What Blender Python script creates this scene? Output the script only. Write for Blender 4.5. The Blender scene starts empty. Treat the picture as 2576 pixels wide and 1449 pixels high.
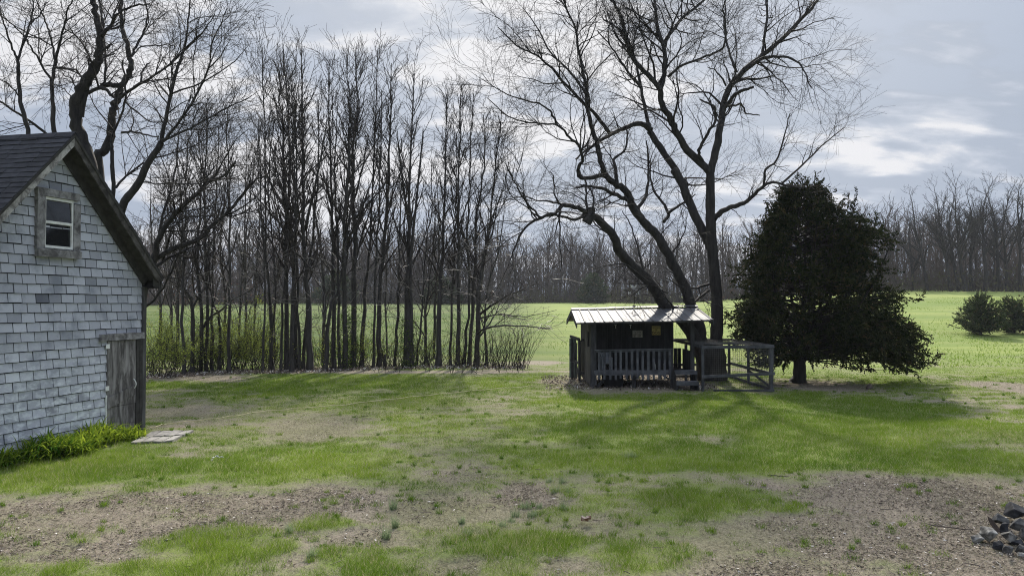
import bpy, math, random
import numpy as np

# ------------------------------------------------------------------ camera, world, sun, exposure
scene = bpy.context.scene
COL = scene.collection
EYE = 2.5
PITCH = math.radians(1.27)
HFOV = math.radians(67.3)
cam_data = bpy.data.cameras.new("camera")
cam = bpy.data.objects.new("camera", cam_data)
COL.objects.link(cam)
cam.location = (0, 0, EYE)
cam.rotation_euler = (math.pi / 2 + PITCH, 0, 0)
cam_data.sensor_width = 36
cam_data.lens = 18 / math.tan(HFOV / 2)
cam_data.clip_start = 0.1
cam_data.clip_end = 4000
scene.camera = cam

SUN_EL, SUN_AZ = math.radians(38), math.radians(6)      # azimuth measured from +Y towards +X
SUN_DIR = (math.sin(SUN_AZ) * math.cos(SUN_EL), math.cos(SUN_AZ) * math.cos(SUN_EL), math.sin(SUN_EL))
sd = bpy.data.lights.new("sun", 'SUN')
sd.energy = 5.0
sd.angle = math.radians(2.4)
sd.color = (1.0, 0.93, 0.82)
sun = bpy.data.objects.new("sun", sd)
COL.objects.link(sun)
sun.location = (0, 0, 60)
sun.rotation_euler = (math.pi / 2 - SUN_EL, 0, math.pi - SUN_AZ)
scene.view_settings.view_transform = 'Standard'
scene.view_settings.look = 'None'
scene.view_settings.gamma = 1
scene.view_settings.use_curve_mapping = False
scene.view_settings.exposure = 0.4
try:
    scene.cycles.transparent_max_bounces = 8
    scene.cycles.max_bounces = 6
    scene.cycles.volume_bounces = 0
    scene.cycles.filter_width = 1.05
    scene.cycles.use_denoising = True
    scene.cycles.denoising_prefilter = 'NONE'
except Exception:
    pass


def nlink(nt, a, b):
    nt.links.new(a, b)


def make_world():
    w = bpy.data.worlds.new("World")
    scene.world = w
    w.use_nodes = True
    nt = w.node_tree
    nt.nodes.clear()
    N = nt.nodes.new

    def math_n(op, a=None, b=None, c=None):
        n = N('ShaderNodeMath')
        n.operation = op
        for i, v in enumerate((a, b, c)):
            if v is None:
                continue
            if isinstance(v, (int, float)):
                n.inputs[i].default_value = v
            else:
                nlink(nt, v, n.inputs[i])
        return n.outputs[0]

    out = N('ShaderNodeOutputWorld')
    bg = N('ShaderNodeBackground')
    bg.inputs['Strength'].default_value = 0.1
    sky = N('ShaderNodeTexSky')
    sky.sky_type = 'NISHITA'
    sky.sun_disc = False
    sky.sun_elevation = SUN_EL
    sky.sun_rotation = SUN_AZ
    tc = N('ShaderNodeTexCoord')
    sep = N('ShaderNodeSeparateXYZ')
    nlink(nt, tc.outputs['Generated'], sep.inputs[0])
    x, y, z = sep.outputs
    zc = math_n('ADD', math_n('MAXIMUM', z, 0.0), 0.27)
    comb = N('ShaderNodeCombineXYZ')
    nlink(nt, math_n('DIVIDE', x, zc), comb.inputs[0])
    nlink(nt, math_n('DIVIDE', y, zc), comb.inputs[1])

    def noise(scale, detail, rough, dist, off, sx=1.0, sy=1.0, rot=0.0):
        mp = N('ShaderNodeMapping')
        mp.inputs['Location'].default_value = off
        mp.inputs['Rotation'].default_value = (0, 0, rot)
        mp.inputs['Scale'].default_value = (sx, sy, 1)
        nlink(nt, comb.outputs[0], mp.inputs[0])
        n = N('ShaderNodeTexNoise')
        n.inputs['Scale'].default_value = scale
        n.inputs['Detail'].default_value = detail
        n.inputs['Roughness'].default_value = rough
        n.inputs['Distortion'].default_value = dist
        nlink(nt, mp.outputs[0], n.inputs['Vector'])
        return n.outputs['Fac']

    def sstep(v, lo, hi):
        n = N('ShaderNodeMapRange')
        n.interpolation_type = 'SMOOTHSTEP'
        n.inputs['From Min'].default_value = lo
        n.inputs['From Max'].default_value = hi
        nlink(nt, v, n.inputs['Value'])
        return n.outputs[0]

    def mix(fac, a, b):
        n = N('ShaderNodeMix')
        n.data_type = 'RGBA'
        if isinstance(fac, float):
            n.inputs[0].default_value = fac
        else:
            nlink(nt, fac, n.inputs[0])
        for s, v in ((n.inputs[6], a), (n.inputs[7], b)):
            if isinstance(v, tuple):
                s.default_value = (*v, 1)
            else:
                nlink(nt, v, s)
        return n.outputs[2]

    big = noise(1.5, 6, 0.5, 0.35, (3.4, 1.2, 0), 1.0, 0.8, 0.25)
    fine = noise(4.2, 7, 0.52, 0.3, (7.7, 2.1, 0), 0.75, 1.3, 0.4)
    wisp = noise(2.6, 6, 0.55, 0.6, (1.3, 9.2, 0), 0.6, 1.5, 0.35)
    # thin cloud glows round the sun and to the left of it, thicker grey cloud to the right
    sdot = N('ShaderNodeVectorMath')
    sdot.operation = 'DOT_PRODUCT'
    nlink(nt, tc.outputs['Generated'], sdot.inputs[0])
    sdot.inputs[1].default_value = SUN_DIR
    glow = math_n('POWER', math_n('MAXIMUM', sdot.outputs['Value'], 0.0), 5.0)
    side = math_n('MULTIPLY', x, -0.19)
    v = math_n('ADD', math_n('MULTIPLY_ADD', big, 1.45, -0.275), math_n('MULTIPLY_ADD', fine, 1.6, -0.8))
    v = math_n('ADD', v, math_n('MULTIPLY_ADD', wisp, 1.3, -0.65))
    v = math_n('ADD', v, side)
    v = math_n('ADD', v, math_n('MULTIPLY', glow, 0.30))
    m1 = sstep(v, 0.42, 0.62)
    body = mix(m1, (2.35, 2.87, 3.8), (3.4, 3.85, 4.7))
    m2 = sstep(v, 0.56, 0.80)
    body = mix(m2, body, (6.1, 6.1, 6.35))
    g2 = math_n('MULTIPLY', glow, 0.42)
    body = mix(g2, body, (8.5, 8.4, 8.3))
    # pale band low over the horizon
    low = sstep(z, 0.16, -0.02)
    body = mix(math_n('MULTIPLY', low, 0.45), body, (2.7, 3.25, 4.3))
    gap = math_n('MULTIPLY', sstep(v, 0.50, 0.30), math_n('MULTIPLY', sstep(z, 0.14, 0.34), 0.10))
    fin = mix(gap, body, sky.outputs[0])
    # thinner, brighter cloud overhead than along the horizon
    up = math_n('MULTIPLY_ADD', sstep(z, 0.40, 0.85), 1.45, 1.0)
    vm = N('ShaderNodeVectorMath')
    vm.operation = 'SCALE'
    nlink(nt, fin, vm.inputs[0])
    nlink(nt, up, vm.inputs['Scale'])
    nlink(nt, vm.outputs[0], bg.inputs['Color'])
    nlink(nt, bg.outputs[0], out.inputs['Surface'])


make_world()

# ------------------------------------------------------------------ geometry helpers
R = random.Random(11)
NR = np.random.default_rng(5)
FPX = 1288 / math.tan(HFOV / 2)


def ray(x, y):
    u, v = (x - 1288) / FPX, (724.5 - y) / FPX
    return (u, math.cos(PITCH) - v * math.sin(PITCH), math.sin(PITCH) + v * math.cos(PITCH))


def at(x, y, Y):
    d = ray(x, y)
    k = Y / d[1]
    return (d[0] * k, Y, EYE + d[2] * k)


def flat(x, y, z=0.0):
    d = ray(x, y)
    k = (z - EYE) / d[2]
    return (d[0] * k, d[1] * k)


_LAT = NR.random((256, 256))


def vnoise(x, y):
    x = np.asarray(x, float)
    y = np.asarray(y, float)
    xi, yi = np.floor(x).astype(int), np.floor(y).astype(int)
    fx, fy = x - xi, y - yi
    fx, fy = fx * fx * (3 - 2 * fx), fy * fy * (3 - 2 * fy)
    a, b = _LAT[xi & 255, yi & 255], _LAT[(xi + 1) & 255, yi & 255]
    c, d = _LAT[xi & 255, (yi + 1) & 255], _LAT[(xi + 1) & 255, (yi + 1) & 255]
    return (a * (1 - fx) + b * fx) * (1 - fy) + (c * (1 - fx) + d * fx) * fy


def fbm(x, y, s, o=4):
    t, amp, tot = 0, 1.0, 0
    for k in range(o):
        t = t + amp * vnoise(np.asarray(x) * s + 17.3 * k, np.asarray(y) * s + 5.1 * k)
        tot += amp
        amp *= 0.5
        s *= 2.03
    return t / tot


def sm(a, b, v):
    t = np.clip((v - a) / (b - a), 0, 1)
    return t * t * (3 - 2 * t)


def ground(x, y):
    x = np.asarray(x, float)
    y = np.asarray(y, float)
    q = x / np.maximum(y, 8.0)
    slope = 0.0235 + 0.030 * sm(0.16, 0.5, q)
    d = np.maximum(y - 31.0, 0)
    d = d * sm(0, 26, d)
    rise = slope * np.minimum(d, 150) + 0.012 * np.maximum(d - 150, 0)
    near = 0.05 * (fbm(x, y, 0.35, 3) - 0.5) * sm(4, 10, y)
    roll = 0.35 * (fbm(x, y, 0.045, 2) - 0.5) * sm(40, 70, y)
    return rise + near + roll


def gz(x, y):
    return float(ground(x, y))


class Buf:
    """vertices and faces of one mesh"""

    def __init__(self):
        self.v, self.f, self.t = [], [], []

    def poly(self, pts, tint=0.5):
        n = len(self.v)
        self.v += [tuple(p) for p in pts]
        self.f.append(tuple(range(n, n + len(pts))))
        self.t.append(tint)

    def hexa(self, c, tint=0.5):
        n = len(self.v)
        self.v += [tuple(p) for p in c]
        for q in ((0, 3, 2, 1), (4, 5, 6, 7), (0, 1, 5, 4), (1, 2, 6, 5), (2, 3, 7, 6), (3, 0, 4, 7)):
            self.f.append(tuple(n + i for i in q))
            self.t.append(tint)

    def box(self, x0, x1, y0, y1, z0, z1, j=0.0, tint=0.5):
        c = [(x0, y0, z0), (x1, y0, z0), (x1, y1, z0), (x0, y1, z0), (x0, y0, z1), (x1, y0, z1), (x1, y1, z1), (x0, y1, z1)]
        if j:
            c = [(p[0] + R.uniform(-j, j), p[1] + R.uniform(-j, j), p[2] + R.uniform(-j, j)) for p in c]
        self.hexa(c, tint)

    def bar(self, a, b, w, h, up=(0, 0, 1), j=0.0, tint=0.5):
        a, b, up = np.array(a, float), np.array(b, float), np.array(up, float)
        d = b - a
        d /= np.linalg.norm(d)
        s = np.cross(d, up)
        if np.linalg.norm(s) < 1e-4:
            s = np.cross(d, (1.0, 0.1, 0))
        s /= np.linalg.norm(s)
        u = np.cross(s, d)
        c = []
        for e in (a, b):
            for (i, k) in ((-1, -1), (1, -1), (1, 1), (-1, 1)):
                p = e + s * i * w / 2 + u * k * h / 2
                if j:
                    p = p + NR.uniform(-j, j, 3)
                c.append(tuple(p))
        self.hexa(c, tint)

    def tube(self, pts, rads, sides=8, cap=True):
        V, F = tubes([(pts, rads)], sides)
        n = len(self.v)
        self.v += [tuple(p) for p in V]
        self.f += [tuple(int(i) + n for i in q) for q in F]
        self.t += [0.5] * len(F)
        if cap:
            self.f.append(tuple(n + i for i in range(sides))[::-1])
            m = n + len(V) - sides
            self.f.append(tuple(m + i for i in range(sides)))
            self.t += [0.5, 0.5]


def tubes(polys, sides):
    groups = {}
    for p, r in polys:
        groups.setdefault(len(p), []).append((p, r))
    VS, FS, base = [], [], 0
    ang = np.arange(sides) * 2 * math.pi / sides
    ca, sa = np.cos(ang), np.sin(ang)
    for n, g in groups.items():
        P = np.array([a for a, _ in g], float)
        Rr = np.array([b for _, b in g], float)
        T = np.empty_like(P)
        T[:, 1:-1] = P[:, 2:] - P[:, :-2]
        T[:, 0] = P[:, 1] - P[:, 0]
        T[:, -1] = P[:, -1] - P[:, -2]
        T /= np.maximum(np.linalg.norm(T, axis=2, keepdims=True), 1e-9)
        mean = np.abs(P[:, -1] - P[:, 0])
        ref = np.zeros((len(g), 3))
        ref[np.arange(len(g)), np.argmin(mean, axis=1)] = 1
        A = np.cross(T, ref[:, None, :])
        A /= np.maximum(np.linalg.norm(A, axis=2, keepdims=True), 1e-9)
        B = np.cross(T, A)
        V = P[:, :, None, :] + Rr[:, :, None, None] * (A[:, :, None, :] * ca[None, None, :, None] + B[:, :, None, :] * sa[None, None, :, None])
        m = len(g)
        idx = np.arange(m * n * sides).reshape(m, n, sides) + base
        a = idx[:, :-1]
        b = idx[:, 1:]
        F = np.stack([a, np.roll(a, -1, 2), np.roll(b, -1, 2), b], -1).reshape(-1, 4)
        VS.append(V.reshape(-1, 3))
        FS.append(F)
        base += m * n * sides
    return np.concatenate(VS), np.concatenate(FS)


ORIGIN = {}


def raw_mesh(name, V, F, smooth=True, tint=None):
    """V (n,3) array, F (m,k) array, k fixed"""
    me = bpy.data.meshes.new(name)
    V = np.ascontiguousarray(V, dtype=np.float32)
    F = np.ascontiguousarray(F, dtype=np.int32)
    m, k = F.shape
    me.vertices.add(len(V))
    me.vertices.foreach_set('co', V.ravel())
    me.loops.add(m * k)
    me.loops.foreach_set('vertex_index', F.ravel())
    me.polygons.add(m)
    me.polygons.foreach_set('loop_start', np.arange(0, m * k, k, dtype=np.int32))
    me.polygons.foreach_set('use_smooth', np.full(m, smooth, dtype=bool))
    if tint is not None:
        at_ = me.attributes.new('tint', 'FLOAT', 'FACE')
        at_.data.foreach_set('value', np.ascontiguousarray(tint, dtype=np.float32))
    me.update(calc_edges=True)
    return me


def link(name, me, mat, parent=None):
    o = bpy.data.objects.new(name, me)
    COL.objects.link(o)
    if mat is not None:
        me.materials.append(mat)
    if parent is not None:
        o.parent = parent
        ORIGIN[o.name] = ORIGIN.get(parent.name, (0, 0, 0))
    return o


def obj(name, src, mat, parent=None, smooth=False):
    """src: Buf, or (V, F[, tint]) arrays; world coordinates in, stored relative to the thing's base"""
    off = np.array(ORIGIN.get(parent.name, (0, 0, 0)) if parent is not None else (0, 0, 0), float)
    if isinstance(src, Buf):
        me = bpy.data.meshes.new(name)
        me.from_pydata((np.array(src.v, float) - off).tolist(), [], src.f)
        a = me.attributes.new('tint', 'FLOAT', 'FACE')
        a.data.foreach_set('value', np.array(src.t, dtype=np.float32))
        me.polygons.foreach_set('use_smooth', np.full(len(src.f), smooth, dtype=bool))
        me.update()
    else:
        me = raw_mesh(name, src[0] - off, src[1], smooth, src[2] if len(src) > 2 else None)
    return link(name, me, mat, parent)


def tag(o, label, cat=None, group=None, kind=None):
    o['label'] = label
    if cat:
        o['category'] = cat
    if group:
        o['group'] = group
    if kind:
        o['kind'] = kind
    return o


def thing(name, label, cat, loc, group=None):
    o = bpy.data.objects.new(name, None)
    COL.objects.link(o)
    o.location = loc
    o.empty_display_size = 0.2
    ORIGIN[o.name] = tuple(loc)
    return tag(o, label, cat, group)


# ------------------------------------------------------------------ materials
def mat_new(name):
    m = bpy.data.materials.new(name)
    m.use_nodes = True
    nt = m.node_tree
    b = nt.nodes['Principled BSDF']
    return m, nt, b


def ramp_mix(nt, fac, c1, c2):
    n = nt.nodes.new('ShaderNodeMix')
    n.data_type = 'RGBA'
    nt.links.new(fac, n.inputs[0])
    for s, v in ((n.inputs[6], c1), (n.inputs[7], c2)):
        if isinstance(v, tuple):
            s.default_value = (*v, 1)
        else:
            nt.links.new(v, s)
    return n.outputs[2]


def noise_n(nt, scale, detail=5, rough=0.6, stretch=(1, 1, 1), dist=0.0, coord='Object'):
    tc = nt.nodes.new('ShaderNodeTexCoord')
    mp = nt.nodes.new('ShaderNodeMapping')
    mp.inputs['Scale'].default_value = stretch
    nt.links.new(tc.outputs[coord], mp.inputs[0])
    n = nt.nodes.new('ShaderNodeTexNoise')
    n.inputs['Scale'].default_value = scale
    n.inputs['Detail'].default_value = detail
    n.inputs['Roughness'].default_value = rough
    n.inputs['Distortion'].default_value = dist
    nt.links.new(mp.outputs[0], n.inputs['Vector'])
    return n.outputs['Fac']


def remap(nt, v, lo, hi, a=0.0, b=1.0):
    n = nt.nodes.new('ShaderNodeMapRange')
    n.interpolation_type = 'SMOOTHSTEP'
    n.inputs['From Min'].default_value = lo
    n.inputs['From Max'].default_value = hi
    n.inputs['To Min'].default_value = a
    n.inputs['To Max'].default_value = b
    nt.links.new(v, n.inputs['Value'])
    return n.outputs[0]


def bump_n(nt, bsdf, h, strength, dist=0.02):
    n = nt.nodes.new('ShaderNodeBump')
    n.inputs['Strength'].default_value = strength
    n.inputs['Distance'].default_value = dist
    nt.links.new(h, n.inputs['Height'])
    nt.links.new(n.outputs[0], bsdf.inputs['Normal'])


def attr(nt, name):
    n = nt.nodes.new('ShaderNodeAttribute')
    n.attribute_name = name
    return n.outputs['Fac']


def rough_mat(name, c1, c2, scale=6, stretch=(1, 1, 1), rough=0.85, bump=0.4, lo=0.35, hi=0.65, detail=6, metallic=0.0, spec=0.3, tint=None, dist=0.0, bdist=0.02):
    """two colours mixed by noise; tint=(dark, light) multiplies by the mesh's per-face tint"""
    m, nt, b = mat_new(name)
    f = noise_n(nt, scale, detail, 0.65, stretch, dist)
    col = ramp_mix(nt, remap(nt, f, lo, hi), c1, c2)
    if tint:
        t = attr(nt, 'tint')
        mu = nt.nodes.new('ShaderNodeMix')
        mu.data_type = 'RGBA'
        mu.blend_type = 'MULTIPLY'
        mu.inputs[0].default_value = 1
        nt.links.new(col, mu.inputs[6])
        nt.links.new(ramp_mix(nt, t, (tint[0],) * 3, (tint[1],) * 3), mu.inputs[7])
        col = mu.outputs[2]
    nt.links.new(col, b.inputs['Base Color'])
    b.inputs['Roughness'].default_value = rough
    b.inputs['Metallic'].default_value = metallic
    b.inputs['Specular IOR Level'].default_value = spec
    if bump:
        bump_n(nt, b, f, bump, bdist)
    return m


def leaf_mat(name, ca, cb, trans=0.4, rough=0.6, cc=None):
    """thin leaves and blades: diffuse plus light passing through, colour from the per-face tint"""
    m, nt, b = mat_new(name)
    t = attr(nt, 'tint')
    col = ramp_mix(nt, t, ca, cb)
    if cc is not None:
        col = ramp_mix(nt, remap(nt, t, 0.86, 0.95), col, cc)
    nt.nodes.remove(b)
    d = nt.nodes.new('ShaderNodeBsdfDiffuse')
    tr = nt.nodes.new('ShaderNodeBsdfTranslucent')
    mx = nt.nodes.new('ShaderNodeMixShader')
    mx.inputs[0].default_value = trans
    nt.links.new(col, d.inputs['Color'])
    nt.links.new(col, tr.inputs['Color'])
    nt.links.new(d.outputs[0], mx.inputs[1])
    nt.links.new(tr.outputs[0], mx.inputs[2])
    nt.links.new(mx.outputs[0], nt.nodes['Material Output'].inputs['Surface'])
    return m


M = {}
M['bark'] = rough_mat('bark', (0.012, 0.0105, 0.010), (0.040, 0.036, 0.033), 9, (1, 1, 0.22), 0.8, 0.9, 0.3, 0.7, bdist=0.03)
M['twig'] = rough_mat('twig', (0.011, 0.009, 0.0085), (0.025, 0.021, 0.019), 3, (1, 1, 1), 0.75, 0, 0.35, 0.65, 2, spec=0.2)
M['pale_twig'] = rough_mat('pale_twig', (0.04, 0.035, 0.031), (0.13, 0.12, 0.105), 1.4, (1, 1, 1), 0.5, 0, 0.45, 0.62, 2, spec=0.6)
M['thicket_twig'] = rough_mat('thicket_twig', (0.018, 0.0145, 0.0135), (0.042, 0.034, 0.031), 3, (1, 1, 1), 0.7, 0, 0.35, 0.65, 2, spec=0.3)
M['slim_bark'] = rough_mat('slim_bark', (0.019, 0.017, 0.0165), (0.062, 0.056, 0.053), 8, (1, 1, 0.2), 0.75, 0.6, 0.3, 0.7)
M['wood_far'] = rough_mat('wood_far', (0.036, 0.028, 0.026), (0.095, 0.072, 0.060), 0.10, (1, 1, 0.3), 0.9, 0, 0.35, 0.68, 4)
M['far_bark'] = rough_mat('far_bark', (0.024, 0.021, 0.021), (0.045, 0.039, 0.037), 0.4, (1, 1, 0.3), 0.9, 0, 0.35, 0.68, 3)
M['old_wood'] = rough_mat('old_wood', (0.04, 0.039, 0.040), (0.13, 0.127, 0.125), 7, (1, 1, 0.25), 0.85, 0.5, 0.3, 0.72, tint=(0.7, 1.25))
M['coop_wood'] = rough_mat('coop_wood', (0.018, 0.018, 0.020), (0.060, 0.060, 0.064), 8, (1.0, 1.0, 0.22), 0.85, 0.5, 0.3, 0.7, tint=(0.65, 1.3))
M['rail_wood'] = rough_mat('rail_wood', (0.036, 0.038, 0.044), (0.112, 0.116, 0.128), 7, (0.4, 1.0, 0.4), 0.85, 0.4, 0.3, 0.7, tint=(0.7, 1.25))
M['black_void'] = rough_mat('black_void', (0.010, 0.010, 0.011), (0.018, 0.018, 0.02), 5, bump=0)
M['white_paint'] = rough_mat('white_paint', (0.62, 0.62, 0.60), (0.78, 0.78, 0.76), 9, bump=0.1, rough=0.5)
M['dark_steel'] = rough_mat('dark_steel', (0.02, 0.02, 0.022), (0.05, 0.045, 0.042), 12, bump=0.1, rough=0.5)
M['galv_wire'] = rough_mat('galv_wire', (0.05, 0.05, 0.05), (0.09, 0.09, 0.09), 6, bump=0, rough=0.5)

# ------------------------------------------------------------------ ground: one sheet, with where grass, straw and bare soil lie
# each entry: picture box (x0, y0, x1, y1) of a patch on the level lawn, turned into an ellipse on the ground, and its strength
BARE = [(-260, 1232, 760, 1430, 0.9), (430, 1226, 1000, 1330, 0.88), (940, 1235, 1310, 1335, 0.45),
        (1225, 1212, 1425, 1292, 0.95), (1060, 1150, 1320, 1240, 0.55), (1930, 1196, 2800, 1330, 0.95),
        (1990, 1262, 2900, 1520, 1.0), (1740, 1400, 2300, 1520, 0.8), (690, 1040, 925, 1108, 0.55), (1090, 1408, 1500, 1460, 0.6),
        (340, 1022, 530, 1062, 0.6), (360, 944, 640, 962, 1.0), (600, 932, 1330, 940, 0.9), (1385, 950, 1800, 986, 1.1),
        (1500, 925, 1790, 972, 1.0), (1940, 958, 2210, 984, 0.9), (2450, 958, 2620, 988, 0.9), (1305, 908, 1420, 917, 0.8),
        (560, 1400, 780, 1470, 0.55), (0, 1180, 120, 1225, 0.5), (820, 1325, 1010, 1395, 0.6), (1380, 1300, 1560, 1345, 0.4),
        (620, 1152, 720, 1172, 0.4), (1840, 1200, 2010, 1260, 0.55)]
LUSH = [(395, 1325, 705, 1408, 1.1), (715, 1292, 905, 1345, 0.9), (330, 1392, 760, 1480, 0.75), (560, 1355, 740, 1420, 0.9),
        (780, 1375, 980, 1440, 0.6), (1230, 1404, 1340, 1470, 1.0), (860, 1400, 1000, 1470, 0.7), (1150, 1340, 1500, 1400, 0.8),
        (1500, 1360, 1760, 1440, 0.8), (1640, 1225, 1960, 1300, 0.6), (1900, 1262, 2035, 1296, 0.8), (800, 1248, 875, 1285, 0.8), (80, 1232, 130, 1258, 0.9),
        (1300, 1120, 2700, 1198, 0.9), (-100, 1150, 420, 1240, 0.8), (420, 1130, 1060, 1208, 0.7), (360, 942, 1330, 990, 0.6),
        (350, 1045, 470, 1068, 0.9), (180, 1350, 240, 1372, 0.7), (255, 1328, 290, 1352, 0.8), (120, 1420, 200, 1470, 0.9),
        (1430, 985, 2500, 1130, 0.75), (1330, 985, 1640, 1200, 0.4), (2330, 1190, 2600, 1212, 0.5)]
STRAW = [(540, 1000, 1330, 1075, 0.75), (880, 1075, 1330, 1165, 0.7), (920, 1240, 1420, 1420, 0.9), (560, 1055, 960, 1120, 0.6),
         (1330, 1240, 1980, 1420, 0.5), (2200, 1080, 2700, 1130, 0.75), (360, 1000, 560, 1050, 0.5), (1030, 960, 1700, 1010, 0.25),
         (1480, 1010, 1800, 1080, 0.35), (-200, 1150, 260, 1200, 0.35)]


def ell(lst):
    out = []
    for x0, y0, x1, y1, s in lst:
        ym = (y0 + y1) / 2
        xa, _ = flat(x0, ym)
        xb, _ = flat(x1, ym)
        _, ya = flat(1288, y0)
        _, yb = flat(1288, y1)
        out.append(((xa + xb) / 2, (ya + yb) / 2, abs(xb - xa) / 2, abs(ya - yb) / 2, s))
    return out


E_BARE, E_LUSH, E_STRAW = ell(BARE), ell(LUSH), ell(STRAW)


def patch(lst, x, y, soft=0.6, wob=0.75):
    n = (fbm(x, y, 1.0, 6) - 0.5) * 2.6 * wob
    r = np.zeros_like(x)
    for cx, cy, rx, ry, s in lst:
        d = np.sqrt(((x - cx) / rx) ** 2 + ((y - cy) / ry) ** 2)
        r = np.maximum(r, s * sm(1 + soft, 1 - soft, d + n * 0.55))
    return r


def cover(x, y):
    """grass cover 0..1, straw 0..1 at ground points"""
    x = np.asarray(x, float)
    y = np.asarray(y, float)
    b, l, s = patch(E_BARE, x, y), patch(E_LUSH, x, y, 0.3, 1.0), patch(E_STRAW, x, y)
    n = fbm(x + 31, y + 7, 0.55, 5)
    n2 = fbm(x + 9, y * 1.4 + 3, 2.3, 3)
    g = 0.66 - 0.80 * b - 0.14 * s * sm(9, 15, y) - 0.28 * s * sm(15, 9, y) + (n - 0.5) * 0.95 + (n2 - 0.5) * 0.75 + 0.55 * l
    far = sm(30, 40, y)
    g = g * (1 - far) + far * np.clip(0.85 + (n - 0.5) * 0.5 - 0.6 * b, 0, 1)
    return np.clip(g, 0, 1), np.clip(s + 0.45 * (fbm(x, y, 0.8, 4) - 0.5) * 2 * (1 - far), 0, 1), np.clip(b, 0, 1)


def turf(g, y):
    """the sod stands a little proud of the bare soil"""
    return 0.032 * sm(0.26, 0.46, g) * sm(19, 12, y) * sm(5, 6, y)


def build_ground():
    ys = [-14.0]
    while ys[-1] < 1500:
        y = ys[-1]
        ys.append(y + (0.7 if y < 5 else 0.06 if y < 13 else 0.11 if y < 20 else 0.16 if y < 34 else 0.16 + (y - 34) * 0.06))
    xs = [0.0]
    while xs[-1] < 1300:
        x = xs[-1]
        xs.append(x + (0.09 if x < 7 else 0.14 if x < 15 else 0.14 + (x - 15) * 0.06))
    xs = np.array([-a for a in xs[:0:-1]] + xs)
    ys = np.array(ys)
    X, Y = np.meshgrid(xs, ys)
    Z = ground(X, Y)
    g, s, b = cover(X.ravel(), Y.ravel())
    Z = Z + (0.022 * (fbm(X, Y, 3.1, 3) - 0.5) * (Y > 3) * (Y < 36)) + turf(g, Y.ravel()).reshape(X.shape)
    V = np.stack([X, Y, Z], -1).reshape(-1, 3)
    ny, nx = X.shape
    i = np.arange(ny * nx).reshape(ny, nx)
    F = np.stack([i[:-1, :-1], i[:-1, 1:], i[1:, 1:], i[1:, :-1]], -1).reshape(-1, 4)
    me = raw_mesh('ground', V, F, True)
    for nm, val in (('grass', g), ('straw', s), ('bare', b)):
        a = me.attributes.new(nm, 'FLOAT', 'POINT')
        a.data.foreach_set('value', val.astype(np.float32))
    m, nt, bs = mat_new('lawn_soil')
    n1 = noise_n(nt, 9, 6, 0.7, (1, 1, 1))
    n2 = noise_n(nt, 55, 4, 0.7, (0.6, 1, 1))
    n3 = noise_n(nt, 0.9, 5, 0.6, (0.5, 1.2, 1))
    n4 = noise_n(nt, 0.16, 6, 0.65, (0.25, 1.3, 1))
    soil = ramp_mix(nt, remap(nt, n1, 0.3, 0.7), (0.112, 0.092, 0.073), (0.265, 0.224, 0.176))
    soil = ramp_mix(nt, remap(nt, n2, 0.35, 0.7), soil, (0.33, 0.285, 0.23))
    straw = ramp_mix(nt, remap(nt, n2, 0.3, 0.7), (0.115, 0.125, 0.058), (0.26, 0.25, 0.145))
    grs = ramp_mix(nt, remap(nt, n2, 0.3, 0.72), (0.074, 0.115, 0.025), (0.150, 0.198, 0.046))
    grs = ramp_mix(nt, remap(nt, n3, 0.35, 0.68), grs, (0.17, 0.21, 0.055))
    fld = ramp_mix(nt, remap(nt, n4, 0.35, 0.65), (0.145, 0.205, 0.048), (0.245, 0.285, 0.085))
    tc = nt.nodes.new('ShaderNodeTexCoord')
    sp = nt.nodes.new('ShaderNodeSeparateXYZ')
    nt.links.new(tc.outputs['Object'], sp.inputs[0])
    # the field colour turns a darker green behind the thicket
    fld_dark = ramp_mix(nt, remap(nt, n4, 0.35, 0.65), (0.055, 0.092, 0.020), (0.098, 0.130, 0.034))
    fld = ramp_mix(nt, remap(nt, sp.outputs[0], 8.0, -3.0), fld, fld_dark)
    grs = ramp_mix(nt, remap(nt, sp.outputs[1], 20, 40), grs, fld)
    c = ramp_mix(nt, attr(nt, 'straw'), soil, straw)
    jit = nt.nodes.new('ShaderNodeMath')
    jit.operation = 'MULTIPLY_ADD'
    nt.links.new(n1, jit.inputs[0])
    jit.inputs[1].default_value = 0.9
    nt.links.new(attr(nt, 'grass'), jit.inputs[2])
    ji2 = nt.nodes.new('ShaderNodeMath')
    ji2.operation = 'MULTIPLY_ADD'
    nt.links.new(n2, ji2.inputs[0])
    ji2.inputs[1].default_value = 0.8
    nt.links.new(jit.outputs[0], ji2.inputs[2])
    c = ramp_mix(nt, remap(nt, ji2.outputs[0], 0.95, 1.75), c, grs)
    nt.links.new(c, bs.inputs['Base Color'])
    bs.inputs['Roughness'].default_value = 0.95
    bs.inputs['Specular IOR Level'].default_value = 0.1
    ad = nt.nodes.new('ShaderNodeMath')
    ad.operation = 'ADD'
    nt.links.new(n1, ad.inputs[0])
    nt.links.new(n2, ad.inputs[1])
    bump_n(nt, bs, ad.outputs[0], 0.7, 0.03)
    o = link('ground', me, m)
    tag(o, 'patchy spring lawn with bare soil running into a rising green field', kind='structure')


build_ground()

SHED_C = flat(353, 1090)
SA = math.radians(12.75)
ET = (math.sin(SA), math.cos(SA))
EN = (math.cos(SA), -math.sin(SA))


def in_shed(x, y, m=0.0):
    dx, dy = x - SHED_C[0], y - SHED_C[1]
    return (dx * EN[0] + dy * EN[1] < m) & (dx * ET[0] + dy * ET[1] < 0.1)


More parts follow.
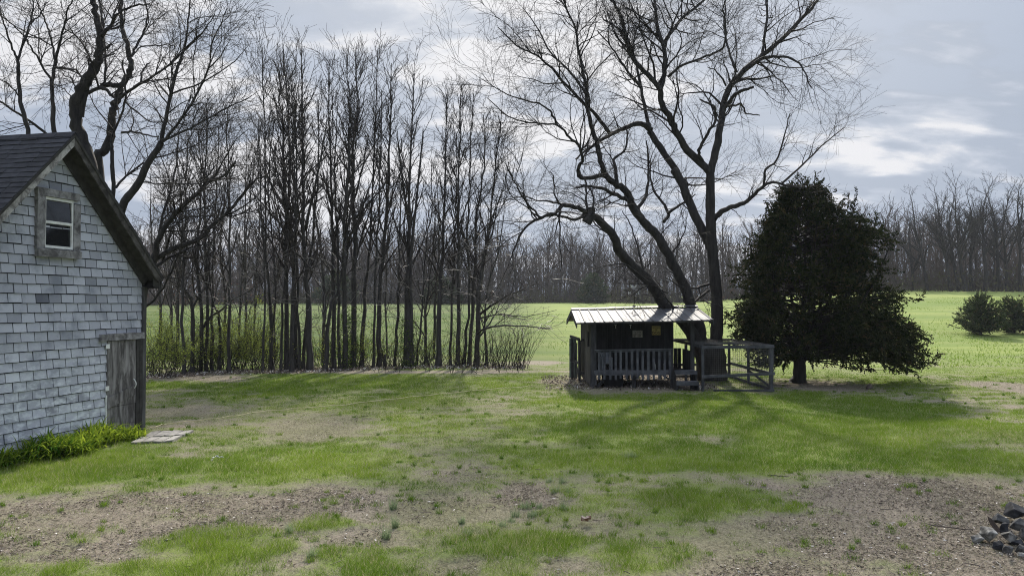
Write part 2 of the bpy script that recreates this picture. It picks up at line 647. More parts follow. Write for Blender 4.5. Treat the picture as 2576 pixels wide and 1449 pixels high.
def sample(n, y0, y1, p, margin=4.2):
    """random ground points seen by the camera, density falling with distance as 1/y**p"""
    n = int(n * 1.42)
    u = NR.random(n)
    e = 2 - p
    Y = (y0 ** e + u * (y1 ** e - y0 ** e)) ** (1 / e)
    X = (NR.random(n) * 2 - 1) * (Y * 0.74 + margin)
    k = ~in_shed(X, Y, 0.02)
    return X[k], Y[k]


def slivers(x, y, h, w, lean, z0=0.0):
    """one pointed blade per point"""
    n = len(x)
    a = NR.random(n) * 2 * math.pi
    z = ground(x, y) + z0
    ca, sa = np.cos(a), np.sin(a)
    la = NR.random(n) * 2 * math.pi
    L = lean * h
    V = np.empty((n, 3, 3))
    V[:, 0] = np.stack([x - ca * w / 2, y - sa * w / 2, z], -1)
    V[:, 1] = np.stack([x + ca * w / 2, y + sa * w / 2, z], -1)
    V[:, 2] = np.stack([x + np.cos(la) * L, y + np.sin(la) * L, z + h], -1)
    return V.reshape(-1, 3), np.arange(n * 3).reshape(n, 3)


M['grass'] = leaf_mat('grass', (0.064, 0.142, 0.011), (0.245, 0.335, 0.038), 0.45, cc=(0.40, 0.37, 0.21))
M['dead_grass'] = leaf_mat('dead_grass', (0.12, 0.115, 0.070), (0.38, 0.35, 0.255), 0.25)
M['chips'] = leaf_mat('chips', (0.048, 0.038, 0.031), (0.36, 0.305, 0.25), 0.0, cc=(0.60, 0.56, 0.52))


def build_grass():
    x, y = sample(1150000, 6.2, 31.5, 1.35)
    g, s, b = cover(x, y)
    clump = fbm(x, y, 4.5, 2)
    p = np.clip((g - 0.22) * 1.35 + (clump - 0.5) * 1.5, 0.055, 1) ** 1.35 * (.12 + .88 * sm(31.5, 22, y))
    k = NR.random(len(x)) < p
    x, y, g, s, clump = x[k], y[k], g[k], s[k], clump[k]
    lush = fbm(x + 3, y + 90, 0.5, 3)
    h = (0.016 + 0.036 * np.clip(g, 0, 1) * (0.4 + 1.2 * clump)) * (0.6 + 0.8 * NR.random(len(x)))
    lm = patch(E_LUSH, x, y, 0.3, 1.0)
    h *= 1.0 + 0.85 * lm * sm(13, 9, y)
    w = 0.0042 * (y / 8) ** 0.8 * (0.7 + 0.6 * NR.random(len(x)))
    t = np.clip(0.12 + 0.75 * lush + 0.35 * (NR.random(len(x)) - 0.5) - 0.25 * (clump - 0.5), 0, 0.85)
    t = np.where(NR.random(len(x)) < 0.09 + 0.22 * s, 0.97, t)
    V, F = slivers(x, y, h, w, 0.2 + 0.9 * NR.random(len(x)), turf(g, y))
    # taller tufts standing out of the short turf, thickest along the edges of the bare soil
    tx, ty = sample(2600, 6.4, 27, 1.4)
    tg, ts, tb = cover(tx, ty)
    k = NR.random(len(tx)) < np.clip(1.0 - 1.6 * np.abs(tg - 0.42), 0.03, 1) * (.25 + .6 * sm(14, 9, ty))
    tx, ty = tx[k], ty[k]
    m = 46
    rad = np.repeat(0.03 + 0.11 * NR.random(len(tx)) ** 2, m) * (.6 + .8 * NR.random(len(tx) * m))
    aa, rr = NR.random(len(tx) * m) * 6.283, np.sqrt(NR.random(len(tx) * m))
    bx, by = np.repeat(tx, m) + np.cos(aa) * rr * rad, np.repeat(ty, m) + np.sin(aa) * rr * rad
    hh = np.repeat(0.05 + 0.06 * NR.random(len(tx)), m) * (.5 + .6 * NR.random(len(bx))) * (1.15 - .5 * rr)
    V2, F2 = slivers(bx, by, hh, 0.0052 * (by / 8) ** .7, .25 + .7 * NR.random(len(bx)))
    t2 = np.clip(np.repeat(.05 + .5 * NR.random(len(tx)) ** 1.5, m) + NR.normal(0, .1, len(bx)), 0, .85)
    V2[:, 2] += np.repeat(np.repeat(turf(tg[k], ty), m), 3)
    ok = ~in_shed(V2[::3, 0], V2[::3, 1], .02)
    # rougher grass standing out in the field beyond
    fx, fy = sample(70000, 31, 95, 1.0)
    k = NR.random(len(fx)) < np.clip(fbm(fx, fy * .5, .22, 4) * 3.2 - 1.25, 0.04, 1)
    fx, fy = fx[k], fy[k]
    V3, F3 = slivers(fx, fy, .05 + .10 * NR.random(len(fx)) ** 2, .035, .3 + .6 * NR.random(len(fx)))
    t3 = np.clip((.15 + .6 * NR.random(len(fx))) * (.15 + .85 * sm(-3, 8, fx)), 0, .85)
    V = np.concatenate([V, V2.reshape(-1, 3, 3)[ok].reshape(-1, 3), V3])
    t = np.concatenate([t, t2[ok], t3])
    F = np.arange(len(V)).reshape(-1, 3)
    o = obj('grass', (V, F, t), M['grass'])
    tag(o, 'short patchy spring grass growing all over the yard', kind='stuff')
    # matted dead grass
    x, y = sample(620000, 6.2, 27, 1.6)
    g, s, b = cover(x, y)
    p = np.clip(0.6 * s + 0.95 * b * fbm(x, y, 1.3, 4) + 0.34, 0, 1) * np.clip(1.3 - g, 0.2, 1)
    k = NR.random(len(x)) < p
    x, y = x[k], y[k]
    n = len(x)
    L = 0.03 + 0.05 * NR.random(n)
    V, F = slivers(x, y, 0.012 + 0.02 * NR.random(n) ** 2, 0.005 * (y / 8) ** 0.6 * (0.6 + 0.8 * NR.random(n)), L / 0.02, 0.004 + turf(g[k], y))
    o = obj('dead_grass', (V, F, NR.random(n)), M['dead_grass'])
    tag(o, 'matted straw coloured dead grass over the thin lawn', kind='stuff')
    # bark chips and crumbs on the bare soil
    x, y = sample(300000, 6.2, 17, 1.8)
    g, s, b = cover(x, y)
    k = NR.random(len(x)) < np.clip(b * 1.1 - 0.15 - 0.5 * g, 0, 1) * np.clip(fbm(x, y, 0.9, 4) * 2.2 - .55, .08, 1)
    x, y = x[k], y[k]
    n = len(x)
    a = NR.random(n) * 2 * math.pi
    L = 0.006 + 0.022 * NR.random(n) ** 2.2
    W = 0.003 + 0.006 * NR.random(n)
    z = ground(x, y) + 0.012
    ca, sa = np.cos(a), np.sin(a)
    V = np.empty((n, 4, 3))
    tz = NR.normal(0, 0.0035, (n, 4)) + 0.002
    for i, (u, v) in enumerate(((-1, -.6), (1, -1), (.8, 1), (-.7, .8))):
        V[:, i] = np.stack([x + ca * L * u - sa * W * v, y + sa * L * u + ca * W * v, z + tz[:, i]], -1)
    t = np.where(NR.random(n) < 0.025, 0.97, NR.random(n) ** 1.4 * 0.84)
    o = obj('bark_chips', (V.reshape(-1, 3), np.arange(n * 4).reshape(n, 4), t), M['chips'])
    tag(o, 'brown bark chips and crumbs scattered on bare soil', kind='stuff')


build_grass()


def build_twig_litter():
    x, y = sample(1500, 6.3, 20, 1.5)
    g, s, b = cover(x, y)
    V, F, base = [], [], 0
    polys = []
    for i in range(len(x)):
        if NR.random() > 0.25 + .6 * b[i]:
            continue
        a = NR.random() * 6.283
        L = .03 + .12 * NR.random() ** 2
        z = float(ground(x[i], y[i])) + float(turf(g[i], y[i])) + .014
        bend = NR.normal(0, .12)
        pts = [(x[i] + math.cos(a) * L * f - math.sin(a) * L * bend * f * f, y[i] + math.sin(a) * L * f + math.cos(a) * L * bend * f * f, z + .006 * NR.random()) for f in (0, .33, .66, 1)]
        r = .0022 + .0025 * NR.random()
        polys.append((pts, [r, r, r * .9, r * .6]))
    m = rough_mat('twig_litter', (0.035, 0.027, 0.024), (0.20, 0.165, 0.14), 1.5, bump=0)
    tag(obj('twig_litter', tubes(polys, 4), m, smooth=True), 'small broken twigs scattered over the yard', kind='stuff')


build_twig_litter()

# ------------------------------------------------------------------ shed
def SP(t, d, z):
    """shed frame: t along the gable wall (0 at its far corner, negative towards the camera), d out of the wall, z up"""
    return (SHED_C[0] + ET[0] * t + EN[0] * d, SHED_C[1] + ET[1] * t + EN[1] * d, z)


SW = 4.14          # gable width
RIDGE_T, RIDGE_Z, SLOPE = -2.07, 5.30, 1.035


def sbox(b, t0, t1, d0, d1, z0, z1, j=0.004, tint=0.5):
    c = [SP(*q) for q in ((t0, d0, z0), (t1, d0, z0), (t1, d1, z0), (t0, d1, z0), (t0, d0, z1), (t1, d0, z1), (t1, d1, z1), (t0, d1, z1))]
    if j:
        c = [tuple(v + R.uniform(-j, j) for v in p) for p in c]
    b.hexa(c, tint)


def clip(poly, a, b, c):
    """keep a*x+b*y<=c"""
    out = []
    for i in range(len(poly)):
        p, q = poly[i], poly[(i + 1) % len(poly)]
        dp, dq = a * p[0] + b * p[1] - c, a * q[0] + b * q[1] - c
        if dp <= 0:
            out.append(p)
        if dp * dq < 0:
            k = dp / (dp - dq)
            out.append((p[0] + (q[0] - p[0]) * k, p[1] + (q[1] - p[1]) * k))
    return out


def roof_z(t, drop=0.0):
    return RIDGE_Z - drop - SLOPE * abs(t - RIDGE_T)


def shingle_mat():
    m, nt, b = mat_new('asphalt_siding')
    t = attr(nt, 'tint')
    n1 = noise_n(nt, 2.6, 5, 0.6)
    n2 = noise_n(nt, 60, 3, 0.7)
    n3 = noise_n(nt, 0.55, 3, 0.5)
    base = ramp_mix(nt, t, (0.135, 0.14, 0.168), (0.64, 0.652, 0.72))
    base = ramp_mix(nt, remap(nt, n1, 0.48, 0.70, 0, 0.6), base, (0.19, 0.205, 0.245))
    tc = nt.nodes.new('ShaderNodeTexCoord')
    sp = nt.nodes.new('ShaderNodeSeparateXYZ')
    nt.links.new(tc.outputs['Object'], sp.inputs[0])
    # weathered pale granules on the lower courses
    low = nt.nodes.new('ShaderNodeMath')
    low.operation = 'MULTIPLY'
    nt.links.new(remap(nt, sp.outputs[2], 2.4, 0.6), low.inputs[0])
    nt.links.new(remap(nt, noise_n(nt, 4.5, 4, 0.6, (1, 1, 2.2)), 0.40, 0.66), low.inputs[1])
    base = ramp_mix(nt, low.outputs[0], base, (0.68, 0.705, 0.735))
    base = ramp_mix(nt, remap(nt, n2, 0.5, 0.8, 0, 0.25), base, (0.12, 0.13, 0.15))
    nt.links.new(base, b.inputs['Base Color'])
    b.inputs['Roughness'].default_value = 0.9
    b.inputs['Specular IOR Level'].default_value = 0.2
    bump_n(nt, b, n2, 0.35, 0.004)
    return m


def build_shed():
    root = thing('shed', 'small shed sided in grey brick pattern shingles with a dark gable roof', 'shed', SP(-SW / 2, -2.0, 0))
    M['siding'] = shingle_mat()
    M['roof'] = rough_mat('roof_shingle', (0.014, 0.015, 0.019), (0.032, 0.033, 0.040), 7, (1, 1, 1), 0.9, 0.4, 0.3, 0.7, tint=(0.6, 1.4))
    M['felt'] = rough_mat('felt', (0.010, 0.011, 0.014), (0.018, 0.018, 0.021), 8, bump=0.2)
    M['soffit'] = rough_mat('soffit', (0.028, 0.026, 0.025), (0.05, 0.047, 0.045), 8, bump=0.3)
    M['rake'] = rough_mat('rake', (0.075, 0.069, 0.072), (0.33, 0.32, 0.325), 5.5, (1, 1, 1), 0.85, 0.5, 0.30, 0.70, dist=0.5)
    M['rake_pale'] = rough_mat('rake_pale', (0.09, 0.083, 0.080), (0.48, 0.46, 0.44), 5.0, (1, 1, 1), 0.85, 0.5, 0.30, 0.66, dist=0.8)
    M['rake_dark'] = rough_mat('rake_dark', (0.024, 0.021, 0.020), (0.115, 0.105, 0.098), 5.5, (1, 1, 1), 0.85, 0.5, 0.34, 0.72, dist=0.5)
    M['door_wood'] = rough_mat('door_wood', (0.068, 0.062, 0.060), (0.30, 0.285, 0.28), 7, (1, 1, 0.22), 0.85, 0.5, 0.36, 0.68, dist=0.6)

    # gable wall: felt backing plus overlapping tabs
    b = Buf()
    zl = roof_z(-SW, 0.1)
    b.poly([SP(0, -0.004, -0.1), SP(0, -0.004, roof_z(0, 0.1)), SP(RIDGE_T, -0.004, RIDGE_Z - 0.1), SP(-SW, -0.004, zl), SP(-SW, -0.004, -0.1)])
    wall = obj('wall', b, M['felt'], root)
    b = Buf()
    ch, tw = 0.157, 0.266
    row = 0
    z = 0.02
    dark = {18: [(-2.35, 0.25), (-2.1, 0.1), (-1.05, 0.0)]}
    while z < RIDGE_Z:
        off = (row % 2) * tw / 2 + 0.03 + R.uniform(-0.02, 0.02)
        k = 0
        t = -SW - 0.3 + off
        rowtone = R.uniform(-0.08, 0.08)
        while t < 0.1:
            g = R.uniform(0.004, 0.011)
            t0, t1 = t + g, t + tw - g
            dz = R.uniform(-0.007, 0.004)
            z0, z1 = z + dz + 0.007, z + ch - 0.007
            poly = [(t0, z0), (t1, z0 + R.uniform(-0.004, 0.004)), (t1, z1), (t0, z1)]
            poly = clip(poly, 1, 0, -0.015)
            poly = clip(poly, -1, 0, SW)
            if poly:
                poly = clip(poly, -SLOPE, 1, RIDGE_Z - 0.06 - SLOPE * RIDGE_T)
            if poly:
                poly = clip(poly, SLOPE, 1, RIDGE_Z - 0.06 + SLOPE * RIDGE_T)
            if poly and z0 < 1.84 and max(p[0] for p in poly) > -0.94:
                poly = clip(poly, 1, 0, -0.935)
            tone = 0.62 + rowtone + R.gauss(0, 0.085)
            if R.random() < 0.12:
                tone -= R.uniform(0.12, 0.3)
            if 2.42 < z < 2.62 and -2.6 < t < -1.0 and R.random() < 0.65:
                tone -= R.uniform(0.2, 0.4)
            if len(poly) >= 3:
                lift = R.uniform(0.014, 0.022)

                def dep(p):
                    f = (p[1] - z0) / (z1 - z0)
                    return lift * (1 - f) + 0.002
                front = [SP(p[0], dep(p), p[1]) for p in poly]
                back = [SP(p[0], -0.003, p[1]) for p in poly]
                tone = min(max(tone, 0.0), 1.0)
                b.poly(front, tone)
                for i in range(len(poly)):
                    q = (i + 1) % len(poly)
                    b.poly([front[i], back[i], back[q], front[q]], tone * 0.6)
            t += tw
        z += ch
        row += 1
    obj('siding', b, M['siding'], root)
    # other walls (the shed runs back to the left)
    D = 5.2
    b = Buf()
    b.poly([SP(-SW, -0.006, -0.1), SP(-SW, -0.006, zl), SP(-SW, -D, zl), SP(-SW, -D, -0.1)])
    b.poly([SP(0, -0.006, -0.1), SP(0, -D, -0.1), SP(0, -D, roof_z(0, 0.1)), SP(0, -0.006, roof_z(0, 0.1))])
    b.poly([SP(0, -D, -0.1), SP(-SW, -D, -0.1), SP(-SW, -D, zl), SP(RIDGE_T, -D, RIDGE_Z - .1), SP(0, -D, roof_z(0, .1))])
    obj('wall', b, M['siding'], root)

    # roof: near and far slope in courses of shingles, sheathing below
    OUT, EAVE = 0.30, 0.22
    cosn = 1 / math.sqrt(1 + SLOPE * SLOPE)
    for sgn in (-1, 1):
        b = Buf()
        L = (SW / 2 + EAVE) / cosn
        ex = 0.135
        n = int(L / ex)
        # deck
        def RP(s, d, h):          # s down the slope from the ridge, d out of the gable, h off the slope
            return SP(RIDGE_T + sgn * (s * cosn + h * SLOPE * cosn), d, RIDGE_Z + 0.10 - s * SLOPE * cosn + h * cosn)
        c = [RP(*q) for q in ((0, OUT, -0.03), (L, OUT, -0.03), (L, -D - 0.3, -0.03), (0, -D - 0.3, -0.03), (0, OUT, 0), (L, OUT, 0), (L, -D - .3, 0), (0, -D - .3, 0))]
        b2 = Buf()
        b2.hexa(c)
        deck = obj('roof_deck', b2, M['soffit'], root)
        for i in range(n + 1):
            s0, s1 = i * ex - 0.02, min((i + 1) * ex, L + 0.02)
            d = OUT + 0.02
            while d > -D - 0.3:
                w = 0.33 * R.uniform(0.9, 1.1)
                e = R.uniform(-0.012, 0.012)
                h1 = 0.012 + R.uniform(0, 0.008)
                t = R.uniform(0.15, 0.85)
                b.hexa([RP(s0, d, 0.001), RP(s1 + e, d, 0.003), RP(s1 + e, d - w + 0.006, 0.003), RP(s0, d - w + 0.006, 0.001),
                        RP(s0, d, 0.004), RP(s1 + e, d, h1), RP(s1 + e, d - w + 0.006, h1), RP(s0, d - w + 0.006, 0.004)], t)
                d -= w
        obj('roof', b, M['roof'], root)
        # rake board on the gable edge
        b = Buf()
        segs = 9
        for i in range(segs):
            a0, a1 = L * i / segs, L * (i + 1) / segs
            if i == 0:
                a0 = -0.0
            u, v = R.uniform(-.006, .006), R.uniform(-.006, .006)
            c = [RP(a0, OUT - 0.028, -0.148), RP(a1 - .0005, OUT - 0.028, -0.148 + v * .3), RP(a1 - .0005, OUT, -0.148 + v * .3), RP(a0, OUT, -0.148),
                 RP(a0, OUT - 0.028, -0.033), RP(a1 - .0005, OUT - 0.028, -0.033), RP(a1 - .0005, OUT + .002, -0.033), RP(a0, OUT + .002, -0.033)]
            b.hexa(c)
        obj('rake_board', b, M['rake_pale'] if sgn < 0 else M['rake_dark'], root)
        # drip edge strip under the shingles
        b = Buf()
        b.hexa([RP(*q) for q in ((0, OUT + .004, -0.045), (L, OUT + .004, -0.045), (L, OUT + .018, -0.045), (0, OUT + .018, -0.045),
                                 (0, OUT + .004, 0.004), (L, OUT + .004, 0.004), (L, OUT + .018, 0.004), (0, OUT + .018, 0.004))])
        obj('drip_edge', b, M['soffit'], root)
        # soffit boards under the overhang, trim against the wall
        b = Buf()
        b.hexa([RP(*q) for q in ((0.12, 0.0, -0.10), (L, 0.0, -0.10), (L, OUT - .03, -0.05), (0.12, OUT - .03, -0.05),
                                 (0.12, 0.0, -0.034), (L, 0.0, -0.034), (L, OUT - .03, -0.034), (0.12, OUT - .03, -0.034))])
        b.hexa([RP(*q) for q in ((0.2, 0.022, -0.26), (L - .05, 0.022, -0.26), (L - .05, 0.045, -0.26), (0.2, 0.045, -0.26),
                                 (0.02, 0.022, -0.102), (L - .05, 0.022, -0.102), (L - .05, 0.045, -0.102), (0.02, 0.045, -0.102))])
        obj('soffit', b, M['soffit'], root)
        b = Buf()
        te = RIDGE_T + sgn * (SW / 2 + EAVE)
        b.hexa([SP(*q) for q in ((te - .012, -D, roof_z(te) - .10), (te + .012, -D, roof_z(te) - .10), (te + .012, OUT - .03, roof_z(te) - .10), (te - .012, OUT - .03, roof_z(te) - .10),
                                 (te - .012, -D, roof_z(te) + .05), (te + .012, -D, roof_z(te) + .05), (te + .012, OUT - .03, roof_z(te) + .05), (te - .012, OUT - .03, roof_z(te) + .05))])
        obj('eave_board', b, M['soffit'], root)
        if sgn == 1:
            b = Buf()
            b.poly([SP(0.0, -D, roof_z(0) - .15), SP(te, -D, roof_z(te) - .09), SP(te, OUT - .04, roof_z(te) - .09), SP(0.0, OUT - .04, roof_z(0) - .32)])
            b.poly([SP(0.0, OUT - .045, roof_z(0) - .3), SP(te, OUT - .045, roof_z(te) - .09), SP(te, OUT - .045, roof_z(te) + .02), SP(0.0, OUT - .045, roof_z(0) + .02)])
            obj('soffit', b, M['soffit'], root)
    b = Buf()
    for k in range(16):
        d = OUT + 0.02 - k * 0.36
        for sgn in (-1, 1):
            c0, c1 = 0.13 * cosn, 0.13 * SLOPE * cosn
            z = RIDGE_Z + 0.135 + R.uniform(0, 0.008)
            b.hexa([SP(RIDGE_T, d, z - .012), SP(RIDGE_T + sgn * c0, d, z - c1 - .012), SP(RIDGE_T + sgn * c0, d - .355, z - c1 - .012), SP(RIDGE_T, d - .355, z - .012),
                    SP(RIDGE_T, d, z), SP(RIDGE_T + sgn * c0, d, z - c1), SP(RIDGE_T + sgn * c0, d - .355, z - c1), SP(RIDGE_T, d - .355, z)], R.random())
    obj('ridge_cap', b, M['roof'], root)

    # corner board
    b = Buf()
    sbox(b, -0.012, 0.075, -0.05, 0.05, 0.0, roof_z(0) - .3, 0.003, 0.35)
    obj('corner_board', b, M['old_wood'], root)

    # window
    b = Buf()
    sbox(b, -2.575, -2.42, 0.0, 0.075, 3.43, 4.30, .004, .6)
    sbox(b, -1.80, -1.66, 0.0, 0.072, 3.43, 4.24, .004, .35)
    sbox(b, -2.58, -1.68, 0.0, 0.080, 4.305, 4.435, .004, .55)
    win = obj('window', b, M['rake'], root)
    b = Buf()
    sbox(b, -2.57, -1.65, 0.0, 0.095, 3.30, 3.428, .005, .5)
    obj('sill', b, M['rake'], win)
    b = Buf()
    for (t0, t1, z0, z1) in ((-2.42, -2.385, 3.45, 4.30), (-1.835, -1.802, 3.45, 4.30), (-2.385, -1.835, 4.255, 4.30), (-2.385, -1.835, 3.45, 3.495), (-2.385, -1.835, 3.86, 3.905)):
        sbox(b, t0, t1, 0.008, 0.052 + R.uniform(0, .002), z0, z1, .0)
    obj('sash', b, M['white_paint'], win)
    mg, nt, bs = mat_new('window_glass')
    bs.inputs['Base Color'].default_value = (0.012, 0.013, 0.015, 1)
    bs.inputs['Roughness'].default_value = 0.04
    bs.inputs['Specular IOR Level'].default_value = 0.75
    M['glass'] = mg
    for z0, z1, d in ((3.905, 4.255, 0.026), (3.495, 3.86, 0.022)):
        b = Buf()
        lean = 0.020 if z0 > 3.7 else 0.004      # tilt added to the upper pane so that it reflects the sky
        b.hexa([SP(*q) for q in ((-2.386, d - .006 + lean, z0 - .001), (-1.834, d - .006 + lean, z0 - .001), (-1.834, d + lean, z0 - .001), (-2.386, d + lean, z0 - .001),
                                 (-2.386, d - .012, z1 + .001), (-1.834, d - .012, z1 + .001), (-1.834, d - .006, z1 + .001), (-2.386, d - .006, z1 + .001))])
        obj('pane', b, M['glass'], win)

    # door
    b = Buf()
    sbox(b, -0.93, -0.185, 0.0, 0.035, 0.62, 1.835, 0.002, .5)
    sbox(b, -0.928, -0.190, 0.0, 0.030, 0.26, 0.612, 0.002, .35)
    sbox(b, -0.925, -0.187, 0.0, 0.026, 0.02, 0.252, 0.002, .5)
    door = obj('door', b, M['door_wood'], root)
    b = Buf()
    b.hexa([SP(*q) for q in ((-0.925, .036, .60), (-0.22, .036, .78), (-0.22, .052, .78), (-0.925, .052, .60), (-0.925, .036, .80), (-0.22, .036, .97), (-0.22, .052, .97), (-0.925, .052, .80))])
    obj('patch_board', b, M['door_wood'], door)
    for z in (1.70, 0.93):
        b = Buf()
        sbox(b, -0.985, -0.90, 0.036, 0.048, z, z + 0.085, .001)
        h = obj('hinge', b, M['white_paint'], door)
    b = Buf()
    pts = [SP(-0.245 + 0.02 * math.sin(k / 6 * math.pi), 0.03 + 0.045 * math.sin(k / 6 * math.pi), 0.88 + 0.035 * k) for k in range(7)]
    b.tube(pts, [0.009] * 7, 6)
    obj('handle', b, M['white_paint'], door)
    b = Buf()
    sbox(b, -0.955, -0.93, 0.0, 0.03, 0.0, 0.85, .006, .9)
    obj('weather_strip', b, M['white_paint'], door)
    b = Buf()
    sbox(b, -0.18, -0.10, 0.0, 0.045, 0.0, 1.84, .003, .2)
    sbox(b, -0.097, -0.02, 0.0, 0.055, 0.0, 1.84, .003, .3)
    obj('door_post', b, M['soffit'], root)
    b = Buf()
    for k in range(6):
        t0 = -1.13 + k * 0.19
        sbox(b, t0, t0 + 0.1895, 0.0, 0.07, 1.845, 1.97 + R.uniform(-.004, .004), .003, R.random())
    obj('lintel', b, M['rake'], root)


build_shed()


# ------------------------------------------------------------------ beside the shed: strappy leaves, slabs, cord
def arc_leaves(cx, cy, n, L, w, spread, col, seg=5):
    """arching ribbon leaves from points cx, cy (arrays)"""
    k = NR.integers(0, len(cx), n)
    x, y = cx[k] + NR.normal(0, spread, n), cy[k] + NR.normal(0, spread, n)
    a = NR.random(n) * 2 * math.pi
    ln = L * (0.5 + 0.7 * NR.random(n)) * (.45 + 1.1 * fbm(cx[k] + 5, cy[k], 1.6, 2))
    wd = w * (0.7 + 0.6 * NR.random(n))
    e0 = np.radians(NR.uniform(50, 88, n))
    bend = np.radians(NR.uniform(45, 150, n))
    s = np.linspace(0, 1, seg + 1)
    px, pz = np.zeros(n), np.zeros(n)
    z0 = ground(x, y)
    ca, sa = np.cos(a), np.sin(a)
    V = np.empty((n, seg + 1, 2, 3))
    for i in range(seg + 1):
        f = np.sin(math.pi * min(0.12 + s[i] * 0.88, 1.0)) * 0.9 + 0.08
        if i == seg:
            f = 0.05
        cxx, cyy = x + ca * px, y + sa * px
        V[:, i, 0] = np.stack([cxx - sa * wd * f / 2, cyy + ca * wd * f / 2, z0 + np.maximum(pz, 0.01)], -1)
        V[:, i, 1] = np.stack([cxx + sa * wd * f / 2, cyy - ca * wd * f / 2, z0 + np.maximum(pz, 0.01)], -1)
        e = e0 - bend * s[i] ** 1.4
        px = px + np.cos(e) * ln / seg
        pz = pz + np.sin(e) * ln / seg
    idx = np.arange(n * (seg + 1) * 2).reshape(n, seg + 1, 2)
    F = np.stack([idx[:, :-1, 0], idx[:, :-1, 1], idx[:, 1:, 1], idx[:, 1:, 0]], -1).reshape(-1, 4)
    t = np.repeat(np.clip(col - .15 + NR.normal(0, 0.3, n), 0, 1), seg)
    return V.reshape(-1, 3), F, t


M['daylily'] = leaf_mat('daylily', (0.050, 0.125, 0.014), (0.36, 0.45, 0.045), 0.42)


def build_beside_shed():
    n = 120
    t = NR.uniform(-5.0, -0.92, n)
    d = NR.uniform(0.10, 0.60, n) * (0.75 + 0.35 * np.sin(t * 2.1))
    t2, d2 = NR.uniform(-0.95, -0.45, 10), NR.uniform(0.30, 0.55, 10)
    t, d = np.append(t, t2), np.append(d, d2)
    cx = SHED_C[0] + ET[0] * t + EN[0] * d
    cy = SHED_C[1] + ET[1] * t + EN[1] * d
    V, F, tt = arc_leaves(cx, cy, 4200, 0.42, 0.028, 0.06, 0.6)
    tn = (V.reshape(-1, 12, 3)[:, 0, :2] - np.array(SHED_C)) @ np.array(ET)
    tt = np.clip(tt + np.repeat(sm(-3.0, -1.2, tn) * 0.35 - 0.12, 5), 0, 1)
    o = obj('daylily_leaves', (V, F, tt), M['daylily'], smooth=True)
    tag(o, 'thick bed of bright green strappy leaves at the foot of the shed wall', kind='stuff')
    # paving slabs before the door
    M['slab'] = rough_mat('slab', (0.16, 0.152, 0.142), (0.33, 0.315, 0.29), 5, rough=0.9, bump=0.4, tint=(0.8, 1.2))
    quad = [flat(325, 1124), flat(382, 1093), flat(490, 1090), flat(432, 1120)]
    rows, cols = 2, 4
    words_ = ['cracked', 'weathered', 'worn', 'tilted']
    q = np.array(quad)

    def bil(u, v):
        return (q[0] * (1 - u) * (1 - v) + q[3] * u * (1 - v) + q[2] * u * v + q[1] * (1 - u) * v)
    tx = [('grey paving slab touching the leaf bed at the shed door', 'second grey paving slab out from the shed door on the side nearer the lawn',
           'third grey paving slab out from the shed door on the side nearer the lawn', 'grey paving slab at the outer front corner of the pad by the shed door'),
          ('grey paving slab pressed against the shed door post', 'second grey paving slab out from the door post on the side nearer the trees',
           'third grey paving slab out from the door post on the side nearer the trees', 'pale lone paving slab at the pointed outer end of the pad')]
    for r in range(rows):
        for c in range(cols):
            u0, u1, v0, v1 = c / cols + .016, (c + 1) / cols - .016, r / rows + .03, (r + 1) / rows - .03
            P = [bil(u0, v0), bil(u1, v0), bil(u1, v1), bil(u0, v1)]
            b = Buf()
            z = gz(*bil((u0 + u1) / 2, (v0 + v1) / 2)) + 0.062
            h = [z + R.uniform(-.008, .012) for _ in range(4)]
            b.hexa([(p[0], p[1], k - .09) for p, k in zip(P, h)] + [(p[0], p[1], k) for p, k in zip(P, h)], 0.4 if c < 3 else 0.95)
            o = obj('paving_slab', b, M['slab'])
            tag(o, tx[r][c], 'paving slab', 'paving slabs by the shed door')
    # extension cord from the shed corner across the lawn to the little house
    M['cord'] = rough_mat('cord', (0.42, 0.37, 0.20), (0.52, 0.46, 0.27), 9, bump=0, rough=0.6)
    pix = [(358, 1086), (378, 1083), (410, 1074), (440, 1071), (520, 1062), (590, 1052), (660, 1042), (735, 1034), (860, 1024), (940, 1013), (1030, 1003), (1130, 993), (1230, 983), (1330, 975), (1400, 971)]
    ctrl = [flat(*p) for p in pix]
    pts = []
    for i in range(len(ctrl) - 1):
        for k in range(6):
            f = k / 6
            x = ctrl[i][0] * (1 - f) + ctrl[i + 1][0] * f + R.uniform(-.012, .012)
            y = ctrl[i][1] * (1 - f) + ctrl[i + 1][1] * f + R.uniform(-.03, .03)
            pts.append((x, y, gz(x, y) + 0.058 + 0.012 * math.sin(i * 2.1 + k)))
    b = Buf()
    b.tube(pts, [0.0078] * len(pts), 6)
    tag(obj('extension_cord', b, M['cord'], smooth=True), 'thin pale yellow cord lying across the lawn from shed to playhouse', 'cord')


build_beside_shed()

# ------------------------------------------------------------------ playhouse with porch
def zt(x):
    return 0.02 * (x - 3.9)


def letters(name, txt, size, mat, parent, loc, depth=0.003, mirror=False, align='CENTER'):
    """writing as solid letters standing in the XZ plane, facing -Y"""
    cu = bpy.data.curves.new(name, 'FONT')
    cu.body = txt
    cu.size = size
    cu.align_x = align
    cu.extrude = depth
    cu.offset = size * 0.012
    tmp = bpy.data.objects.new(name, cu)
    COL.objects.link(tmp)
    dg = bpy.context.evaluated_depsgraph_get()
    me = bpy.data.meshes.new_from_object(tmp.evaluated_get(dg))
    bpy.data.objects.remove(tmp)
    s = -1 if mirror else 1
    off = ORIGIN.get(parent.name, (0, 0, 0)) if parent is not None else (0, 0, 0)
    for v in me.vertices:
        x, y, z = v.co
        v.co = (loc[0] - off[0] + s * x, loc[1] - off[1] - z, loc[2] - off[2] + y)
    if mirror:
        me.flip_normals()
    me.materials.clear()
    o = link(name, me, mat, parent)
    return o


